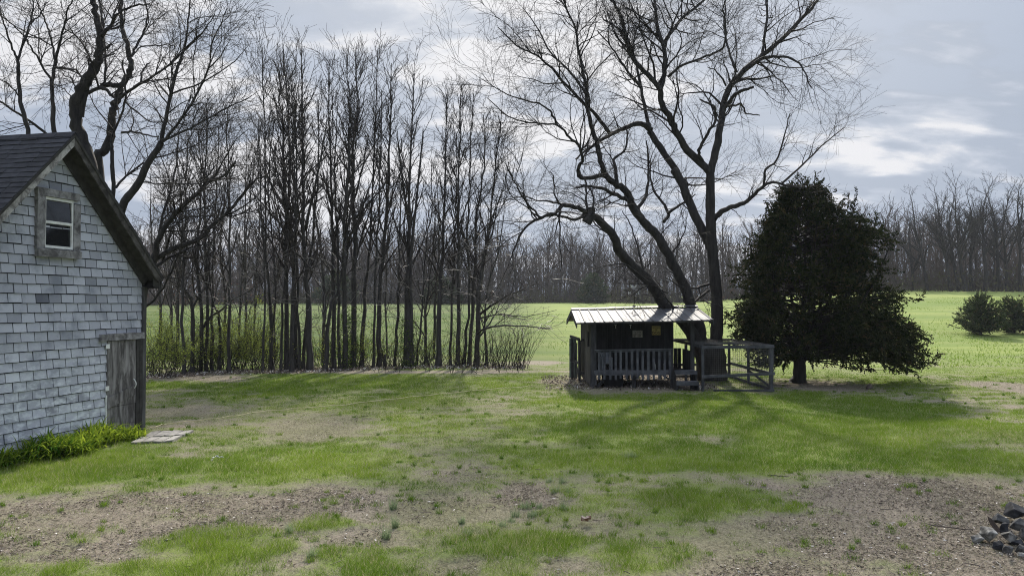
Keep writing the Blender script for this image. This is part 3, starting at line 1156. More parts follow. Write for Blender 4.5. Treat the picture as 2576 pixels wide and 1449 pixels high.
def build_playhouse():
    X0, X1, YF, YB, YM = 2.37, 5.40, 23.1, 26.35, 24.4
    RX0, RX1, YR, EF, EB = 1.90, 5.96, 24.75, 22.72, 26.9
    ZR, ZE = 2.40, 2.02
    root = thing('playhouse', 'small weathered wooden playhouse with a porch railing and ribbed metal roof', 'playhouse', (3.9, 24.7, 0))
    W_, RW = M['coop_wood'], M['rail_wood']

    def zroof(y):
        return ZR - (ZR - ZE) * (YR - y) / (YR - EF) if y < YR else ZR - (ZR - ZE) * (y - YR) / (EB - YR)

    # ---- metal roof
    m, nt, bs = mat_new('roof_metal')
    n1 = noise_n(nt, 1.7, 5, 0.6, (1.0, 0.45, 1))
    n2 = noise_n(nt, 6, 5, 0.65, (1.5, 0.12, 1))
    n3 = noise_n(nt, 2.2, 4, 0.6, (1, 0.5, 1), 1.0)
    c = ramp_mix(nt, remap(nt, n1, 0.35, 0.7), (0.078, 0.084, 0.096), (0.145, 0.151, 0.164))
    c = ramp_mix(nt, remap(nt, n2, 0.50, 0.70, 0, 0.75), c, (0.115, 0.103, 0.085))
    c = ramp_mix(nt, remap(nt, n3, 0.64, 0.70, 0, 0.85), c, (0.06, 0.055, 0.055))
    nt.links.new(c, bs.inputs['Base Color'])
    bs.inputs['Metallic'].default_value = 0.25
    bs.inputs['Roughness'].default_value = 0.62
    bs.inputs['Specular IOR Level'].default_value = 0.15
    M['roof_metal'] = m
    prof = []
    x = RX0
    k = 0
    while x < RX1 - 0.05:
        w = min(0.287, RX1 - x)
        prof += [(x, 0), (x + w * 0.40, 0.0), (x + w * 0.46, 0.004), (x + w * 0.52, 0.0)]
        if x + w * 0.995 < RX1:
            prof += [(x + w - 0.055, 0.0), (x + w - 0.038, 0.022), (x + w - 0.017, 0.022)]
        x += w
    prof.append((RX1, 0.0))
    for sgn in (-1, 1):
        b = Buf()
        ye = EF if sgn < 0 else EB
        rows = [0, 0.35, 0.68, 1.0]
        for i in range(len(prof) - 1):
            (xa, ha), (xb, hb) = prof[i], prof[i + 1]
            for r in range(3):
                ya, yb = YR + (ye - YR) * rows[r], YR + (ye - YR) * rows[r + 1]
                za, zb = zroof(ya), zroof(yb)
                wv = lambda xx, yy: 0.006 * math.sin(xx * 2.3 + yy * 1.7)
                P = [(xa, ya, za + ha + zt(xa) + wv(xa, ya)), (xb, ya, za + hb + zt(xb) + wv(xb, ya)), (xb, yb, zb + hb + zt(xb) + wv(xb, yb)), (xa, yb, zb + ha + zt(xa) + wv(xa, yb))]
                b.poly(P if sgn > 0 else P[::-1])
                Q = [(p[0], p[1], p[2] - 0.003) for p in P]
                b.poly(Q[::-1] if sgn > 0 else Q)
        obj('roof_panel', b, M['roof_metal'], root)
        b = Buf()
        y0, y1 = sorted((YR, ye))
        c = []
        for dz in (-0.05, -0.012):
            c += [(RX0 + .03, y0, zroof(y0) + dz + zt(RX0)), (RX1 - .03, y0, zroof(y0) + dz + zt(RX1)), (RX1 - .03, y1, zroof(y1) + dz + zt(RX1)), (RX0 + .03, y1, zroof(y1) + dz + zt(RX0))]
        b.hexa(c)
        obj('roof_deck', b, M['soffit'], root)
        for xx in (RX0, RX1 - .03):
            b = Buf()
            c = []
            for dz in (-0.165, -0.008):
                c += [(xx, y0, zroof(y0) + dz + zt(xx)), (xx + .028, y0, zroof(y0) + dz + zt(xx)), (xx + .028, y1, zroof(y1) + dz + zt(xx)), (xx, y1, zroof(y1) + dz + zt(xx))]
            b.hexa(c, 0.7)
            obj('fascia', b, W_, root)
    b = Buf()
    n = 10
    for i in range(n):
        xa, xb = RX0 + (RX1 - RX0) * i / n, RX0 + (RX1 - RX0) * (i + 1) / n
        dz = 0.0 if i < 3 else 0.012
        for s in (-1, 1):
            P = [(xa, YR, ZR + .05 + dz + zt(xa)), (xb, YR, ZR + .05 + dz + zt(xb)), (xb, YR + s * .16, zroof(YR + s * .16) + .036 + dz + zt(xb)), (xa, YR + s * .16, zroof(YR + s * .16) + .036 + dz + zt(xa))]
            b.poly(P if s > 0 else P[::-1])
            Q = [(p[0], p[1], p[2] - .004) for p in P]
            b.poly(Q[::-1] if s > 0 else Q)
    obj('ridge_cap', b, M['roof_metal'], root)

    # ---- walls of upright boards
    def boards(name, a, bb, z0, ztop, mat, face, hole=None, w=0.115, dark=0.45):
        """boards from point a to b (x, y); face = outward normal"""
        b = Buf()
        L = math.hypot(bb[0] - a[0], bb[1] - a[1])
        ux, uy = (bb[0] - a[0]) / L, (bb[1] - a[1]) / L
        s = 0
        while s < L - 0.02:
            e = min(s + w, L)
            j = R.uniform(-.004, .004)
            t = min(max(dark + R.gauss(0, .22), 0), 1)
            th = 0.018 + R.uniform(0, .006)
            xm, ym = a[0] + ux * (s + e) / 2, a[1] + uy * (s + e) / 2
            spans = [(z0 + R.uniform(-.02, .02), ztop(xm, ym))]
            if hole and hole[0] < (s + e) / 2 < hole[1]:
                spans = [(spans[0][0], hole[2] + R.uniform(-.02, .02)), (hole[3] + R.uniform(-.02, .02), spans[0][1])]
            for zz0, zz1 in spans:
                if zz1 - zz0 < .05:
                    continue
                p0, p1 = (a[0] + ux * (s + .003), a[1] + uy * (s + .003)), (a[0] + ux * (e - .003), a[1] + uy * (e - .003))
                f = (face[0] * th, face[1] * th)
                g = (face[0] * j, face[1] * j)
                c = []
                for z in (zz0, zz1):
                    c += [(p0[0] + g[0], p0[1] + g[1], z), (p1[0] + g[0], p1[1] + g[1], z), (p1[0] + g[0] + f[0], p1[1] + g[1] + f[1], z), (p0[0] + g[0] + f[0], p0[1] + g[1] + f[1], z)]
                b.hexa(c, t)
            s = e
        return obj(name, b, mat, root)

    top = lambda x, y: zroof(y) - 0.055 + zt(x)
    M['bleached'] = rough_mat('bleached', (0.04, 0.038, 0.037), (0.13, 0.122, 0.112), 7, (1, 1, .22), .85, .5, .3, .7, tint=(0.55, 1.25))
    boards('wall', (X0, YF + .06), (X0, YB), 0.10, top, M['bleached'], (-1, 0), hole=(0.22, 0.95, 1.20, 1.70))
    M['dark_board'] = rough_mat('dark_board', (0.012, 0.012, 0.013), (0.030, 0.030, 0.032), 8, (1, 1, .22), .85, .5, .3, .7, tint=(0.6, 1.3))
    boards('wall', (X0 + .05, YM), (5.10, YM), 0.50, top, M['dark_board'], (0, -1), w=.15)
    boards('wall', (5.10, YM), (5.10, YB), 0.44, top, W_, (1, 0))
    boards('wall', (5.10, YB), (X0, YB), 0.42, top, W_, (0, 1))
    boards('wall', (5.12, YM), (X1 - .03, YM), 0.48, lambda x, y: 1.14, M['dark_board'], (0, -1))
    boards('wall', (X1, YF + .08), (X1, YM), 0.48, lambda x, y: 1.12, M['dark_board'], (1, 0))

    # ---- floor and rim
    b = Buf()
    b.box(X0 + .03, X1 - .03, YF + .03, YB - .03, 0.47, 0.505)
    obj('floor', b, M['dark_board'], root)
    b = Buf()
    b.box(X0 + .05, 4.76, YF - .012, YF + .028, 0.40, 0.545, .004, .5)
    b.box(X0 + .05, 4.76, YF + .036, YF + .055, 0.43, 0.565, .004, .2)
    obj('rim_beam', b, RW, root)

    # ---- posts and legs
    def post(x0, x1, y0, y1, z0, z1, t=.4, mat=None):
        b = Buf()
        b.box(x0, x1, y0, y1, z0, z1, .005, t)
        return obj('post', b, mat or W_, root)
    post(2.36, 2.45, YF - .03, YF + .06, -0.05, top(2.4, YF), .55)
    post(2.452, 2.53, YF - .01, YF + .03, 0.1, top(2.5, YF), .9)
    post(5.35, 5.46, YF - .05, YF + .06, -0.05, top(5.4, YF), .35)
    post(4.755, 4.83, YF - .03, YF + .05, -0.05, 1.20, .4)
    post(3.62, 3.72, YF + .06, YF + .16, -0.05, 0.47, .1)
    post(3.9, 4.0, YB - .15, YB - .05, -0.05, 0.3, .1)
    post(2.42, 2.52, YB - .15, YB - .05, -0.05, 0.3, .1)
    post(5.0, 5.09, YB - .15, YB - .05, -0.05, 0.3, .1)
    for a, c, w, h in (((3.70, YF + .11, .30), (3.92, YF + .11, .47), .05, .06), ((4.70, YF + .03, .28), (4.50, YF + .03, .42), .05, .06), ((2.56, YF + .05, .05), (2.78, YF + .05, .30), .06, .08)):
        b = Buf()
        b.bar(a, c, w, h)
        obj('brace', b, M['dark_board'], root)
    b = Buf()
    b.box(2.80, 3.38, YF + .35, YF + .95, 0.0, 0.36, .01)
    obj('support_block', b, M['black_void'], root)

    # ---- railing
    b = Buf()
    b.bar((2.48, YF - .02, 1.150), (4.80, YF - .02, 1.185), .085, .03, j=.003, tint=.8)
    b.bar((2.53, YF + .01, 1.105), (4.76, YF + .01, 1.140), .03, .055, j=.003, tint=.4)
    rail = obj('railing', b, RW, root)
    for k in range(14):
        x = 2.575 + k * 0.163 + R.uniform(-.012, .012)
        z1 = 1.128 + 0.015 * (x - 2.5)
        b = Buf()
        b.box(x, x + .068 + R.uniform(-.006, .006), YF - .032, YF - .014, .28 + R.uniform(-.02, .02), z1, .003, .3 + .6 * R.random())
        obj('picket', b, RW, rail)

    # ---- steps
    for z, y0, y1 in ((0.565, 22.72, 23.02), (0.27, 22.50, 22.74)):
        b = Buf()
        b.box(4.83, 5.44, y0, y1, z - .035, z, .003, .75)
        b.box(4.80, 5.46, y0 - .022, y0 - .002, z - .115, z - .01, .003, .6)
        obj('step', b, RW, root)
    for x in (4.815, 5.435):
        b = Buf()
        b.box(x - .02, x + .02, 22.74, 23.05, 0.0, .526, .002, .3)
        b.box(x - .02, x + .02, 22.50, 22.741, 0.0, .23, .002, .3)
        obj('stringer', b, W_, root)
    # ---- hooks on the porch wall
    for x in (3.28, 3.75):
        b = Buf()
        b.bar((x, YM - .03, 1.86), (x, YM - .05, 1.76), .02, .015)
        b.bar((x - .03, YM - .04, 1.862), (x + .03, YM - .04, 1.862), .02, .015)
        obj('hook', b, M['white_paint'], root)
    # ---- small white bottle shapes hung inside the railing
    # ---- weather vane
    vx, vy = 3.925, YR
    b = Buf()
    b.tube([(vx, vy, 2.44), (vx, vy, 2.75), (vx, vy, 3.02)], [.011, .010, .008], 6)
    vane = obj('weather_vane', b, M['dark_steel'], root)
    b = Buf()
    b.tube([(vx, vy, 2.42), (vx, vy, 2.47), (vx, vy, 2.50)], [.085, .055, .015], 10)
    obj('foot', b, M['dark_steel'], vane)
    b = Buf()
    b.tube([(vx - .11, vy, 2.88), (vx, vy, 2.88), (vx + .11, vy, 2.88)], [.006] * 3, 5)
    b.tube([(vx, vy - .11, 2.86), (vx, vy, 2.86), (vx, vy + .11, 2.86)], [.006] * 3, 5)
    obj('arm', b, M['dark_steel'], vane)
    for t, dx in (('N', -.145), ('S', .145)):
        letters('letter', t, 0.12, M['white_paint'], vane, (vx + dx, vy, 2.845), .004, mirror=True)
    out = [(-.11, .03), (-.05, .0), (.0, -.02), (.05, .0), (.075, .05), (.09, .10), (.115, .115), (.09, .14), (.06, .13), (.04, .07), (-.02, .06), (-.06, .11), (-.12, .13), (-.10, .08)]
    b = Buf()
    n = len(out)
    b.poly([(vx + p[0], vy - .006, 3.03 + p[1]) for p in out])
    b.poly([(vx + p[0], vy + .006, 3.03 + p[1]) for p in out][::-1])
    for i in range(n):
        p, q = out[i], out[(i + 1) % n]
        b.poly([(vx + p[0], vy - .006, 3.03 + p[1]), (vx + p[0], vy + .006, 3.03 + p[1]), (vx + q[0], vy + .006, 3.03 + q[1]), (vx + q[0], vy - .006, 3.03 + q[1])])
    obj('rooster', b, M['white_paint'], vane)

    # ---- signs nailed to the porch wall
    M['yellow'] = rough_mat('yellow', (0.34, 0.25, 0.06), (0.44, 0.34, 0.10), 8, bump=.05, rough=.5)
    M['paper'] = rough_mat('paper', (0.27, 0.25, 0.21), (0.36, 0.335, 0.29), 8, bump=.05, rough=.7)
    M['ink'] = rough_mat('ink', (0.012, 0.012, 0.012), (0.02, 0.02, 0.02), 8, bump=0, rough=.6)
    s = thing('warning_sign', 'small yellow sign with black letters DOG on the porch wall', 'sign', (4.56, YM - .03, 1.56))
    b = Buf()
    b.box(4.425, 4.70, YM - .036, YM - .030, 1.555, 1.835, .001)
    obj('plate', b, M['yellow'], s)
    letters('lettering', 'DOG', 0.115, M['ink'], s, (4.562, YM - .037, 1.585), .002)
    letters('lettering', 'OF', 0.060, M['ink'], s, (4.562, YM - .037, 1.695), .002)
    letters('lettering', 'BEWARE', 0.060, M['ink'], s, (4.562, YM - .037, 1.765), .002)
    s = thing('paper_notice', 'faded cream paper notice with small print on the porch wall', 'notice', (3.97, YM - .03, 1.47))
    b = Buf()
    b.box(3.815, 4.13, YM - .035, YM - .030, 1.475, 1.70, .001)
    obj('sheet', b, M['paper'], s)
    b = Buf()
    for i, z in enumerate((1.665, 1.64, 1.60, 1.575, 1.55, 1.525, 1.50)):
        b.box(3.84, 3.90 + R.uniform(0, .06), YM - .038, YM - .0352, z - .005, z + .004)
        b.box(3.99, 4.06 + R.uniform(0, .05), YM - .038, YM - .0352, z - .005, z + .004)
    obj('print', b, M['ink'], s)

    # ---- child's chair on the porch
    s = thing('porch_chair', 'pale plastic slatted chair standing behind the porch railing', 'chair', (2.88, 23.55, .505))
    M['plastic'] = rough_mat('plastic', (0.20, 0.215, 0.24), (0.26, 0.275, 0.30), 6, bump=.05, rough=.5)
    b = Buf()
    for k in range(6):
        f = (k - 2.5)
        b.bar((2.88 + f * .033, 23.62, .72), (2.88 + f * .058, 23.80, 1.13 - abs(f) * .018), .036, .012, up=(0, 1, 0))
    b.bar((2.74, 23.70, .88), (3.02, 23.70, .88), .03, .02)
    obj('backrest', b, M['plastic'], s)
    b = Buf()
    for k in range(5):
        b.bar((2.75, 23.36 + k * .06, .745 - k * .01), (3.01, 23.36 + k * .06, .745 - k * .01), .05, .015)
    obj('seat', b, M['plastic'], s)
    for sx in (2.735, 3.025):
        b = Buf()
        b.bar((sx, 23.30, .90), (sx, 23.74, .90), .055, .016)
        obj('armrest', b, M['plastic'], s)
        b = Buf()
        b.bar((sx, 23.36, .505), (sx, 23.36, .89), .04, .03, up=(0, 1, 0))
        obj('leg', b, M['plastic'], s)
        b = Buf()
        b.bar((sx, 23.82, .505), (sx, 23.66, .89), .04, .03, up=(0, 1, 0))
        obj('leg', b, M['plastic'], s)
    for x, z0 in ((4.33, .66), (4.63, .70)):
        b = Buf()
        yb = YF + .30
        b.tube([(x, yb, z0 - .155 + .0), (x, yb, z0 + .02), (x, yb, z0 + .08), (x, yb, z0 + .12)], [.028, .028, .012, .012], 8)
        tag(obj('bottle', b, M['white_paint'], smooth=True), 'white plastic bottle behind the porch railing, %s' % ('nearer the paper notice' if x < 4.5 else 'nearer the steps'), 'bottle', 'bottles on the porch')

    # ---- wire run on the right of the playhouse
    pen = thing('wire_pen', 'timber framed wire mesh pen joined to the side of the playhouse', 'animal pen', (6.5, 24.3, 0))
    PX0, PX1, PY = 5.50, 7.52, (22.2, 24.35, 26.5)
    H = 1.33

    def ppost(x, y, z1, w=.075, t=.5):
        b = Buf()
        b.box(x - w / 2, x + w / 2, y - w / 2, y + w / 2, -.05, z1, .005, t)
        obj('post', b, M['rail_wood'], pen)

    def prail(a, c, w=.04, h=.085, t=.6):
        b = Buf()
        A, C = np.array(a, float), np.array(c, float)
        for k in range(4):
            b.bar(tuple(A + (C - A) * k / 4), tuple(A + (C - A) * (k + 1) / 4 - (C - A) * 1e-4), w, h, j=.003, tint=t + R.uniform(-.2, .3))
        obj('rail', b, M['rail_wood'], pen)
    for y in PY:
        ppost(PX1 - .04, y + .04, H - .09, .095 if y == PY[0] else .075)
        ppost(PX0 + .02, y + .10, H - .09, .07, .2)
    prail((PX0 - .03, PY[0] - .01, H - .045), (PX1 + .03, PY[0] - .01, H - .02), t=.7)
    prail((PX0 - .03, PY[0] - .01, .44), (PX1 + .05, PY[0] - .01, .53), t=.7)
    prail((PX0 + .3, PY[0] - .01, .045), (PX1 + .02, PY[0] - .01, .045), h=.06, t=.2)
    prail((PX1, PY[0] + .015, H - .02), (PX1, PY[2], H - .02), t=.9)
    prail((PX0, PY[1], H - .03), (PX1 - .03, PY[1], H - .03), t=.4)
    prail((PX0, PY[2], H - .03), (PX1 - .03, PY[2], H - .03), t=.2)
    prail((PX0, PY[0] + .03, H - .03), (PX0, PY[2], H - .03), t=.2)
    prail((PX1, PY[0] + .1, .50), (PX1, PY[2], .50), t=.1)
    prail((PX0, PY[2], .45), (PX1 - .03, PY[2], .45), t=.1)
    prail((PX0, PY[2], .06), (PX1 - .03, PY[2], .06), t=.1)
    prail((PX1, PY[0] + .1, .05), (PX1, PY[2], .05), t=.1)
    prail((PX1 - .02, PY[0] + .15, .12), (PX1 - .02, PY[1], .42), w=.03, h=.07, t=.1)
    # wire: real thin strands
    b = Buf()
    r = 0.0016
    g = 0.055

    def strand(a, c):
        b.bar(a, c, r * 2, r * 2)
    k = 0
    x = PX0
    while x < PX1:
        strand((x, PY[0] - .035, .03), (x, PY[0] - .035, H - .01))
        strand((x, PY[2] + .03, .03), (x, PY[2] + .03, H - .01))
        if int(round((x - PX0) / g)) % 3 == 0:
            strand((x, PY[0], H + .028), (x, PY[2], H + .028))
        x += g
    z = .05
    while z < H:
        strand((PX0, PY[0] - .037, z), (PX1 + .03, PY[0] - .037, z))
        strand((PX1 + .035, PY[0], z), (PX1 + .035, PY[2], z))
        strand((PX0, PY[2] + .032, z), (PX1, PY[2] + .032, z))
        z += g
    y = PY[0]
    while y < PY[2]:
        strand((PX1 + .037, y, .03), (PX1 + .037, y, H))
        if int(round((y - PY[0]) / g)) % 4 == 0:
            strand((PX0, y, H + .030), (PX1 + .03, y, H + .030))
        y += g
    obj('wire_mesh', b, M['galv_wire'], pen)

    # ---- small gate frame on the left of the playhouse
    g = thing('wooden_gate', 'dark wooden gate frame with a pale green panel beside the playhouse', 'gate', (2.1, 25.6, 0))
    M['green_paint'] = rough_mat('green_paint', (0.10, 0.14, 0.125), (0.17, 0.22, 0.20), 5, bump=.2, rough=.7)
    b = Buf()
    b.box(1.97, 2.20, 26.40, 26.43, 0.02, 1.36, .006)
    obj('panel', b, M['green_paint'], g)
    b = Buf()
    b.box(2.16, 2.235, 24.98, 25.06, 0.0, 1.36, .006, .3)
    b.box(1.99, 2.05, 25.9, 25.97, 0.0, 1.42, .006, .3)
    b.bar((2.19, 25.0, 1.38), (2.0, 26.3, 1.43), .06, .09, tint=.5)
    b.bar((2.19, 25.0, .62), (2.0, 26.3, .62), .04, .09, tint=.3)
    b.bar((2.19, 25.02, .10), (2.02, 26.2, 1.2), .04, .07, tint=.3)
    b.bar((2.235, 25.02, 1.36), (2.37, 25.02, 1.36), .05, .08, tint=.3)
    b.bar((2.235, 25.02, .30), (2.37, 25.02, .30), .05, .08, tint=.3)
    obj('frame', b, W_, g)
    b = Buf()
    for k in range(5):
        y0 = 25.1 + k * .25
        xx = 2.17 - k * .035
        b.box(xx - .012, xx + .012, y0, y0 + .11, .05 + R.uniform(0, .05), 1.3 + R.uniform(-.1, .06), .006, R.random())
    obj('boards', b, W_, g)


build_playhouse()

# ------------------------------------------------------------------ trees
def norm3(d):
    l = math.sqrt(d[0] * d[0] + d[1] * d[1] + d[2] * d[2]) or 1
    return (d[0] / l, d[1] / l, d[2] / l)


def branch(p, d, L, r0, r1, n, wander, up):
    pts = [p]
    st = L / (n - 1)
    g = R.gauss
    for _ in range(n - 1):
        d = norm3((d[0] + g(0, wander), d[1] + g(0, wander), d[2] + g(0, wander) + up))
        p = (p[0] + d[0] * st, p[1] + d[1] * st, p[2] + d[2] * st)
        pts.append(p)
    return pts, [r0 + (r1 - r0) * (i / (n - 1)) for i in range(n)]


def turned(t, ang, az=None):
    """unit direction at angle ang from t, turned about it by az"""
    a = (0, 0, 1) if abs(t[2]) < 0.8 else (1, 0, 0)
    s = norm3((t[1] * a[2] - t[2] * a[1], t[2] * a[0] - t[0] * a[2], t[0] * a[1] - t[1] * a[0]))
    u = (s[1] * t[2] - s[2] * t[1], s[2] * t[0] - s[0] * t[2], s[0] * t[1] - s[1] * t[0])
    az = R.uniform(0, 2 * math.pi) if az is None else az
    c, k, e, f = math.cos(az), math.sin(az), math.sin(ang), math.cos(ang)
    return tuple(t[i] * f + (s[i] * c + u[i] * k) * e for i in range(3))


def sprout(parents, dens, smin, lo, hi, ang, ratio, rmax, tip, n, wander, up, shrink=0.45, smax=1.0, rmin=0.0, even=False):
    """children along every parent; dens per metre"""
    out = []
    for pts, rad in parents:
        seg = [math.dist(pts[i], pts[i + 1]) for i in range(len(pts) - 1)]
        L = sum(seg)
        cnt = int(L * (smax - smin) * dens + R.random())
        for q in range(cnt):
            s = smin + (smax - smin) * ((q + R.random()) / cnt if even else R.random())
            x = s * L
            i = 0
            while i < len(seg) - 1 and x > seg[i]:
                x -= seg[i]
                i += 1
            f = min(x / max(seg[i], 1e-6), 1)
            a, b = pts[i], pts[i + 1]
            p = (a[0] + (b[0] - a[0]) * f, a[1] + (b[1] - a[1]) * f, a[2] + (b[2] - a[2]) * f)
            r = rad[i] + (rad[i + 1] - rad[i]) * f
            t = norm3((b[0] - a[0], b[1] - a[1], b[2] - a[2]))
            d = turned(t, math.radians(ang * R.uniform(.7, 1.3)))
            ln = R.uniform(lo, hi) * (1 - shrink * s)
            r0 = max(min(r * ratio, rmax, ln * 0.03 + .002), rmin)
            out.append(branch(p, d, ln, r0, max(tip, r0 * .3), n, wander, up))
    return out


def smooth_line(pts, per=4, jit=0.0):
    """Catmull-Rom through the points, with small kinks"""
    P = [np.array(p, float) for p in pts]
    P = [2 * P[0] - P[1]] + P + [2 * P[-1] - P[-2]]
    out = []
    for i in range(1, len(P) - 2):
        for k in range(per):
            t = k / per
            a, b, c, d = P[i - 1], P[i], P[i + 1], P[i + 2]
            q = 0.5 * (2 * b + (c - a) * t + (2 * a - 5 * b + 4 * c - d) * t * t + (3 * b - a - 3 * c + d) * t ** 3)
            if jit and (i > 1 or k > 0):
                q = q + NR.normal(0, jit, 3)
            out.append(tuple(q))
    out.append(tuple(P[-2]))
    return out


def limb(pix, w0, w1, Y0, Y1, jit=0.012, per=4, power=1.0):
    """a limb seen through picture points pix, running from distance Y0 to Y1; widths in picture units"""
    n = len(pix)
    pts = [at(x, y, Y0 + (Y1 - Y0) * i / (n - 1)) for i, (x, y) in enumerate(pix)]
    line = smooth_line(pts, per, jit)
    m = len(line)
    rad = []
    for i in range(m):
        f = (i / (m - 1)) ** power
        Y = line[i][1]
        rad.append((w0 + (w1 - w0) * f) * Y / FPX / 2 * R.uniform(.94, 1.06))
    return line, rad


def emit(name, polys, mat, parent, sides=5):
    return obj(name, tubes(polys, sides), mat, parent, smooth=True)


def split_emit(root, trunk, crown, tm, cm, tsides=9):
    emit('trunk', trunk, tm, root, tsides)
    big = [c for c in crown if c[1][0] > 0.012]
    small = [c for c in crown if c[1][0] <= 0.012]
    VF = []
    if big:
        VF.append(tubes(big, 5))
    if small:
        VF.append(tubes(small, 3))
    V = np.concatenate([v for v, _ in VF])
    F = np.concatenate([f + (0 if i == 0 else len(VF[0][0])) for i, (_, f) in enumerate(VF)])
    obj('crown', (V, F), cm, root, smooth=True)


def leaf_cloud(P, size, tint_lo=0.0, tint_hi=1.0, flatness=1.0):
    """one small four-cornered leaf per point of P (n,3)"""
    n = len(P)
    A = NR.normal(size=(n, 3))
    A /= np.linalg.norm(A, axis=1, keepdims=True)
    B = np.cross(A, NR.normal(size=(n, 3)))
    B /= np.maximum(np.linalg.norm(B, axis=1, keepdims=True), 1e-6)
    s = (size * (0.6 + 0.8 * NR.random(n)))[:, None]
    V = np.stack([P - A * s, P + B * s * .55, P + A * s, P - B * s * .55], 1)
    return V.reshape(-1, 3), np.arange(n * 4).reshape(n, 4), NR.uniform(tint_lo, tint_hi, n)


M['bud'] = leaf_mat('bud', (0.12, 0.165, 0.030), (0.31, 0.36, 0.080), 0.5)
M['ivy'] = leaf_mat('ivy', (0.022, 0.050, 0.012), (0.10, 0.16, 0.025), 0.35)


# ---- the big tree behind the playhouse
def z4(*p):
    return [(1202 + x * .3852, y * .3852) for x, y in p]


def z5(*p):
    return [(1288 + x * .2667, 429.3 + y * .2667) for x, y in p]


def build_big_tree():
    Y = 25.6
    root = thing('big_tree', 'huge dark bare tree of several leaning stems behind the playhouse', 'tree', (*flat(1790, 950)[:1], Y + .3, 0))
    T = []
    # stems
    T.append(limb([(1797, 957), (1800, 900), (1803, 830)] + z5((1935, 1300), (1915, 1000), (1890, 760), (1878, 580), (1870, 400), (1870, 150), (1872, 0)) + z4((1519, 1118)), 42, 21, Y, Y, .006, 4, .45))
    T.append(limb([(1772, 958), (1772, 900), (1765, 850), (1752, 800)] + z5((1690, 1260), (1600, 1030), (1500, 850), (1390, 640), (1270, 510), (1150, 370), (1110, 250), (1040, 160)) + z4((900, 1210), (830, 1140)), 36, 15, Y, Y - 1.5, .014, 4, .75))
    T.append(limb([(1782, 957), (1758, 880), (1728, 820)] + z5((1440, 1260), (1300, 1060), (1130, 890), (1010, 760), (960, 620), (860, 500), (760, 430), (690, 390)), 36, 18, Y - .1, Y - 3.0, .012, 4, .8))
    T.append(limb([(1790, 956), (1788, 900), (1786, 860)], 84, 66, Y + .1, Y + .1, .01))
    T.append(limb(z5((1900, 800), (1860, 690), (1740, 450), (1660, 270), (1590, 90), (1530, 0)) + z4((1350, 1210), (1270, 1080), (1180, 950), (1120, 860)), 25, 15, Y, Y + 1.6, .010))
    # right fork
    A1 = limb(z4((1520, 1120), (1560, 960), (1590, 800), (1605, 690), (1640, 580), (1740, 460), (1860, 360), (1960, 280), (2090, 150), (2200, 30), (2250, -60)), 21, 6, Y, Y + 1.2, .012)
    A2 = limb(z4((1520, 1130), (1370, 980), (1300, 870), (1260, 780), (1200, 680), (1190, 590), (1110, 490), (1010, 380), (960, 230), (930, 90), (870, 0), (800, -120)), 20, 6, Y, Y - 1.6, .012)
    A2b = limb(z4((1190, 590), (1220, 480), (1215, 310), (1175, 200), (1160, 60), (1150, -60)), 13, 6, Y - .75, Y - .2, .010)
    A2c = limb(z4((1213, 315), (1250, 230), (1340, 120), (1480, 0), (1560, -90)), 11, 4, Y - .5, Y + .6, .010)
    A3 = limb(z5((1900, 470), (1960, 400), (2050, 350), (2160, 320), (2254, 260)) + z4((1850, 1230), (1930, 1192), (2040, 1220), (2130, 1228)), 15, 4, Y, Y - 1.4, .010)
    A3b = limb(z4((1868, 1215), (1880, 1110), (1950, 1050), (2000, 900), (2040, 740)), 7, 2.5, Y - 1, Y - 1.6, .010)
    A3c = limb(z4((1990, 1195), (2120, 1080), (2250, 950), (2400, 830)), 6, 2, Y - 1.2, Y - .6, .010)
    A4 = limb(z4((1470, 1060), (1440, 1000), (1480, 910), (1550, 790), (1540, 700), (1490, 670), (1450, 650)), 9, 4, Y - .2, Y - 1.0, .014)
    A5 = limb(z4((1240, 505), (1340, 430), (1490, 370), (1600, 310), (1620, 170), (1600, 60), (1640, -40)), 7, 2.5, Y - .8, Y - 2.4, .014)
    A6 = limb(z4((1612, 705), (1680, 620), (1750, 585), (1800, 568)), 10, 6, Y + .3, Y - .3, .012)
    A7 = limb(z4((1760, 450), (1850, 390), (1960, 370), (2080, 400), (2140, 480), (2180, 580)), 10, 2, Y + .6, Y - 1.0, .012)
    A8 = limb(z4((1860, 360), (1870, 240), (1890, 110), (1880, 0), (1860, -80)), 8, 3, Y + .7, Y + 1.6, .012)
    A9 = limb(z4((1620, 560), (1570, 480), (1500, 440)), 5, 2, Y, Y - 1, .02)
    A10 = limb(z4((1690, 470), (1640, 330), (1610, 170), (1620, 40)), 7, 2.5, Y + .4, Y + 2.2, .012)
    A11 = limb(z4((1640, 700), (1720, 680), (1760, 740), (1840, 755)), 6, 2.5, Y + .3, Y + 1.3, .02)
    # second stem above
    B1 = limb(z4((1130, 850), (1060, 808), (980, 830), (870, 880), (780, 935), (700, 990), (640, 1040)), 15, 4, Y + 1.5, Y - .5, .012)
    B1a = limb(z4((860, 872), (780, 760), (660, 640), (530, 500), (470, 430), (360, 350), (250, 300), (130, 180)), 10, 2.5, Y + .6, Y - 1.8, .014)
    B2 = limb(z4((1125, 850), (1100, 740), (1075, 620), (1045, 470), (1000, 330), (930, 200), (820, 130)), 10, 3, Y + 1.5, Y + 3.0, .012)
    B3 = limb(z4((1060, 560), (980, 470), (870, 310), (780, 200)), 7, 2.5, Y + 2, Y + 1.4, .014)
    # third stem above
    C1 = limb(z4((830, 1140), (800, 1050), (780, 940), (740, 820), (715, 700), (708, 600), (690, 480), (660, 350), (640, 200), (580, 60), (540, -60)), 14, 3.5, Y - 1.5, Y - 2.6, .012)
